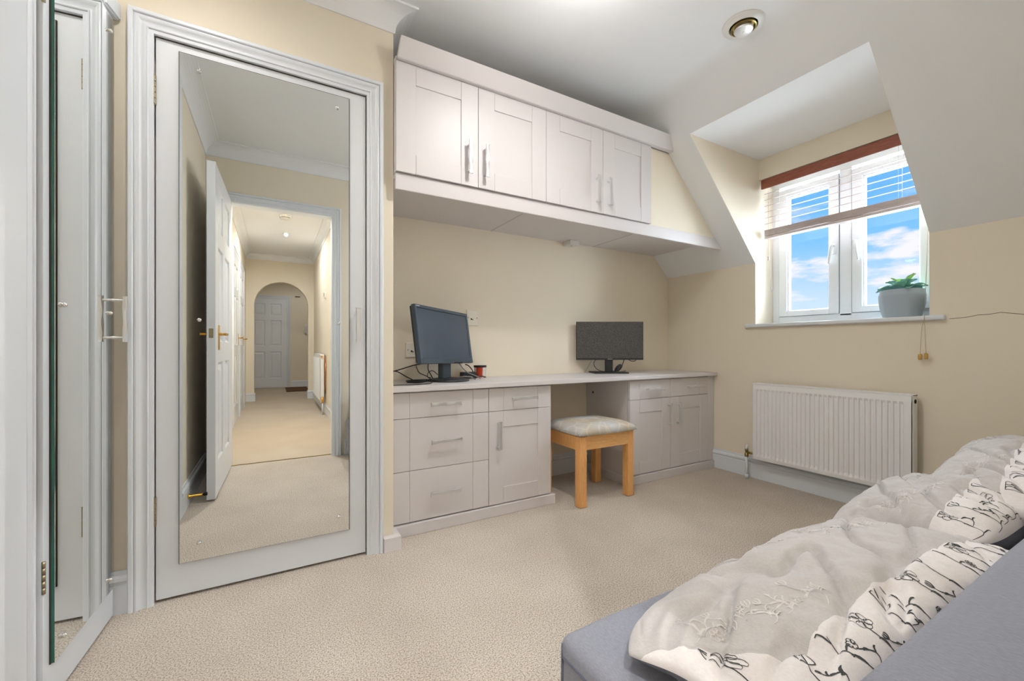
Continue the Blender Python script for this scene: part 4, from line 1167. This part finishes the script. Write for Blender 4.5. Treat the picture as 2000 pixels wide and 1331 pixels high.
# ------------------------------------------------------------------ lights
def light(kind,name,loc,e,col=(1,1,1),**k):
    d=bpy.data.lights.new(name,kind); d.energy=e; d.color=col
    for a,v_ in k.items(): setattr(d,a,v_)
    o=bpy.data.objects.new(name,d); COL.objects.link(o); o.location=loc; return o
light('SPOT','room_spot_and_fill',(1.0,1.12,ZC-.02),24,(1,.99,.975),spot_size=math.radians(160),spot_blend=1.0,shadow_soft_size=.045)
light('SPOT','room_spot_and_fill',(-.26,1.42,ZC-.02),9,(1,.99,.975),spot_size=math.radians(165),spot_blend=1.0,shadow_soft_size=.045)  # added fill, lightens the wall behind the open entrance door
light('POINT','room_lamp_light',(1.0,1.16,2.22),3,(1,.985,.97),shadow_soft_size=.06)
for (x,y,e_) in ((.134,-.55,50),(.134,-2.72,20),(.5,-5.8,9)):  # middle one belongs to the ceiling spotlight; the other two are added unseen fill
    light('SPOT','hall_spot_and_fill',(x,y,HC-.015),e_,(.96,.975,1),spot_size=math.radians(176),spot_blend=.4,shadow_soft_size=.02)
s = light('SUN','daylight',(6,1.2,4),33,(.83,.92,1),angle=math.radians(150))
s.rotation_euler = V((-1,.05,-.12)).to_track_quat('-Z','Y').to_euler()

# ------------------------------------------------------------------ world: blue sky with soft clouds
W = bpy.data.worlds.new('World'); sc.world = W; W.use_nodes = True
nt=W.node_tree; N=nt.nodes; L=nt.links; bg=N['Background']
tc=N.new('ShaderNodeTexCoord'); sep=N.new('ShaderNodeSeparateXYZ'); L.new(tc.outputs['Generated'],sep.inputs[0])
r=N.new('ShaderNodeValToRGB'); e=r.color_ramp.elements
e[0].position=0; e[0].color=srgb(222,232,255); e[1].position=.36; e[1].color=srgb(84,165,255)
x=e.new(.10); x.color=srgb(196,220,255); x=e.new(.2); x.color=srgb(128,192,255)
L.new(sep.outputs['Z'],r.inputs['Fac'])
mp=N.new('ShaderNodeMapping'); mp.inputs['Scale'].default_value=(4.5,4.5,15); mp.inputs['Location'].default_value=(3.1,1.7,.35)
n=N.new('ShaderNodeTexNoise'); n.inputs['Scale'].default_value=1.3; n.inputs['Detail'].default_value=6; n.inputs['Roughness'].default_value=.55
L.new(tc.outputs['Generated'],mp.inputs['Vector']); L.new(mp.outputs['Vector'],n.inputs['Vector'])
r2=N.new('ShaderNodeValToRGB'); e=r2.color_ramp.elements; e[0].position=.55; e[0].color=(0,0,0,1); e[1].position=.64; e[1].color=(.9,.9,.9,1)
L.new(n.outputs['Fac'],r2.inputs['Fac'])
r3=N.new('ShaderNodeValToRGB'); e=r3.color_ramp.elements; e[0].position=.2; e[0].color=(1,1,1,1); e[1].position=.3; e[1].color=(0,0,0,1)
L.new(sep.outputs['Z'],r3.inputs['Fac'])
ml=N.new('ShaderNodeMath'); ml.operation='MULTIPLY'; L.new(r2.outputs['Color'],ml.inputs[0]); L.new(r3.outputs['Color'],ml.inputs[1])
mx=N.new('ShaderNodeMix'); mx.data_type='RGBA'; L.new(ml.outputs[0],mx.inputs['Factor']); L.new(r.outputs['Color'],mx.inputs['A']); mx.inputs['B'].default_value=srgb(248,240,250)
L.new(mx.outputs['Result'],bg.inputs['Color']); bg.inputs['Strength'].default_value=.62

# ------------------------------------------------------------------ camera
cam=bpy.data.cameras.new('Camera'); co=bpy.data.objects.new('Camera',cam); COL.objects.link(co); sc.camera=co
cam.sensor_width=36; cam.lens=813.16/2000*36; cam.shift_y=(678.86-665.5)/2000; cam.clip_start=.01
co.location=(0,0,.90); co.rotation_euler=(PI/2,0,math.radians(-(90-29.656)+0) + 0)
# forward is 29.656deg off +Y, toward +X
fw=V((math.sin(math.radians(29.656)),math.cos(math.radians(29.656)),0)); co.rotation_euler=fw.to_track_quat('-Z','Y').to_euler()
vs_=sc.view_settings; vs_.view_transform='Standard'; vs_.look='None'; vs_.exposure=0.92; vs_.gamma=1; vs_.use_curve_mapping=False
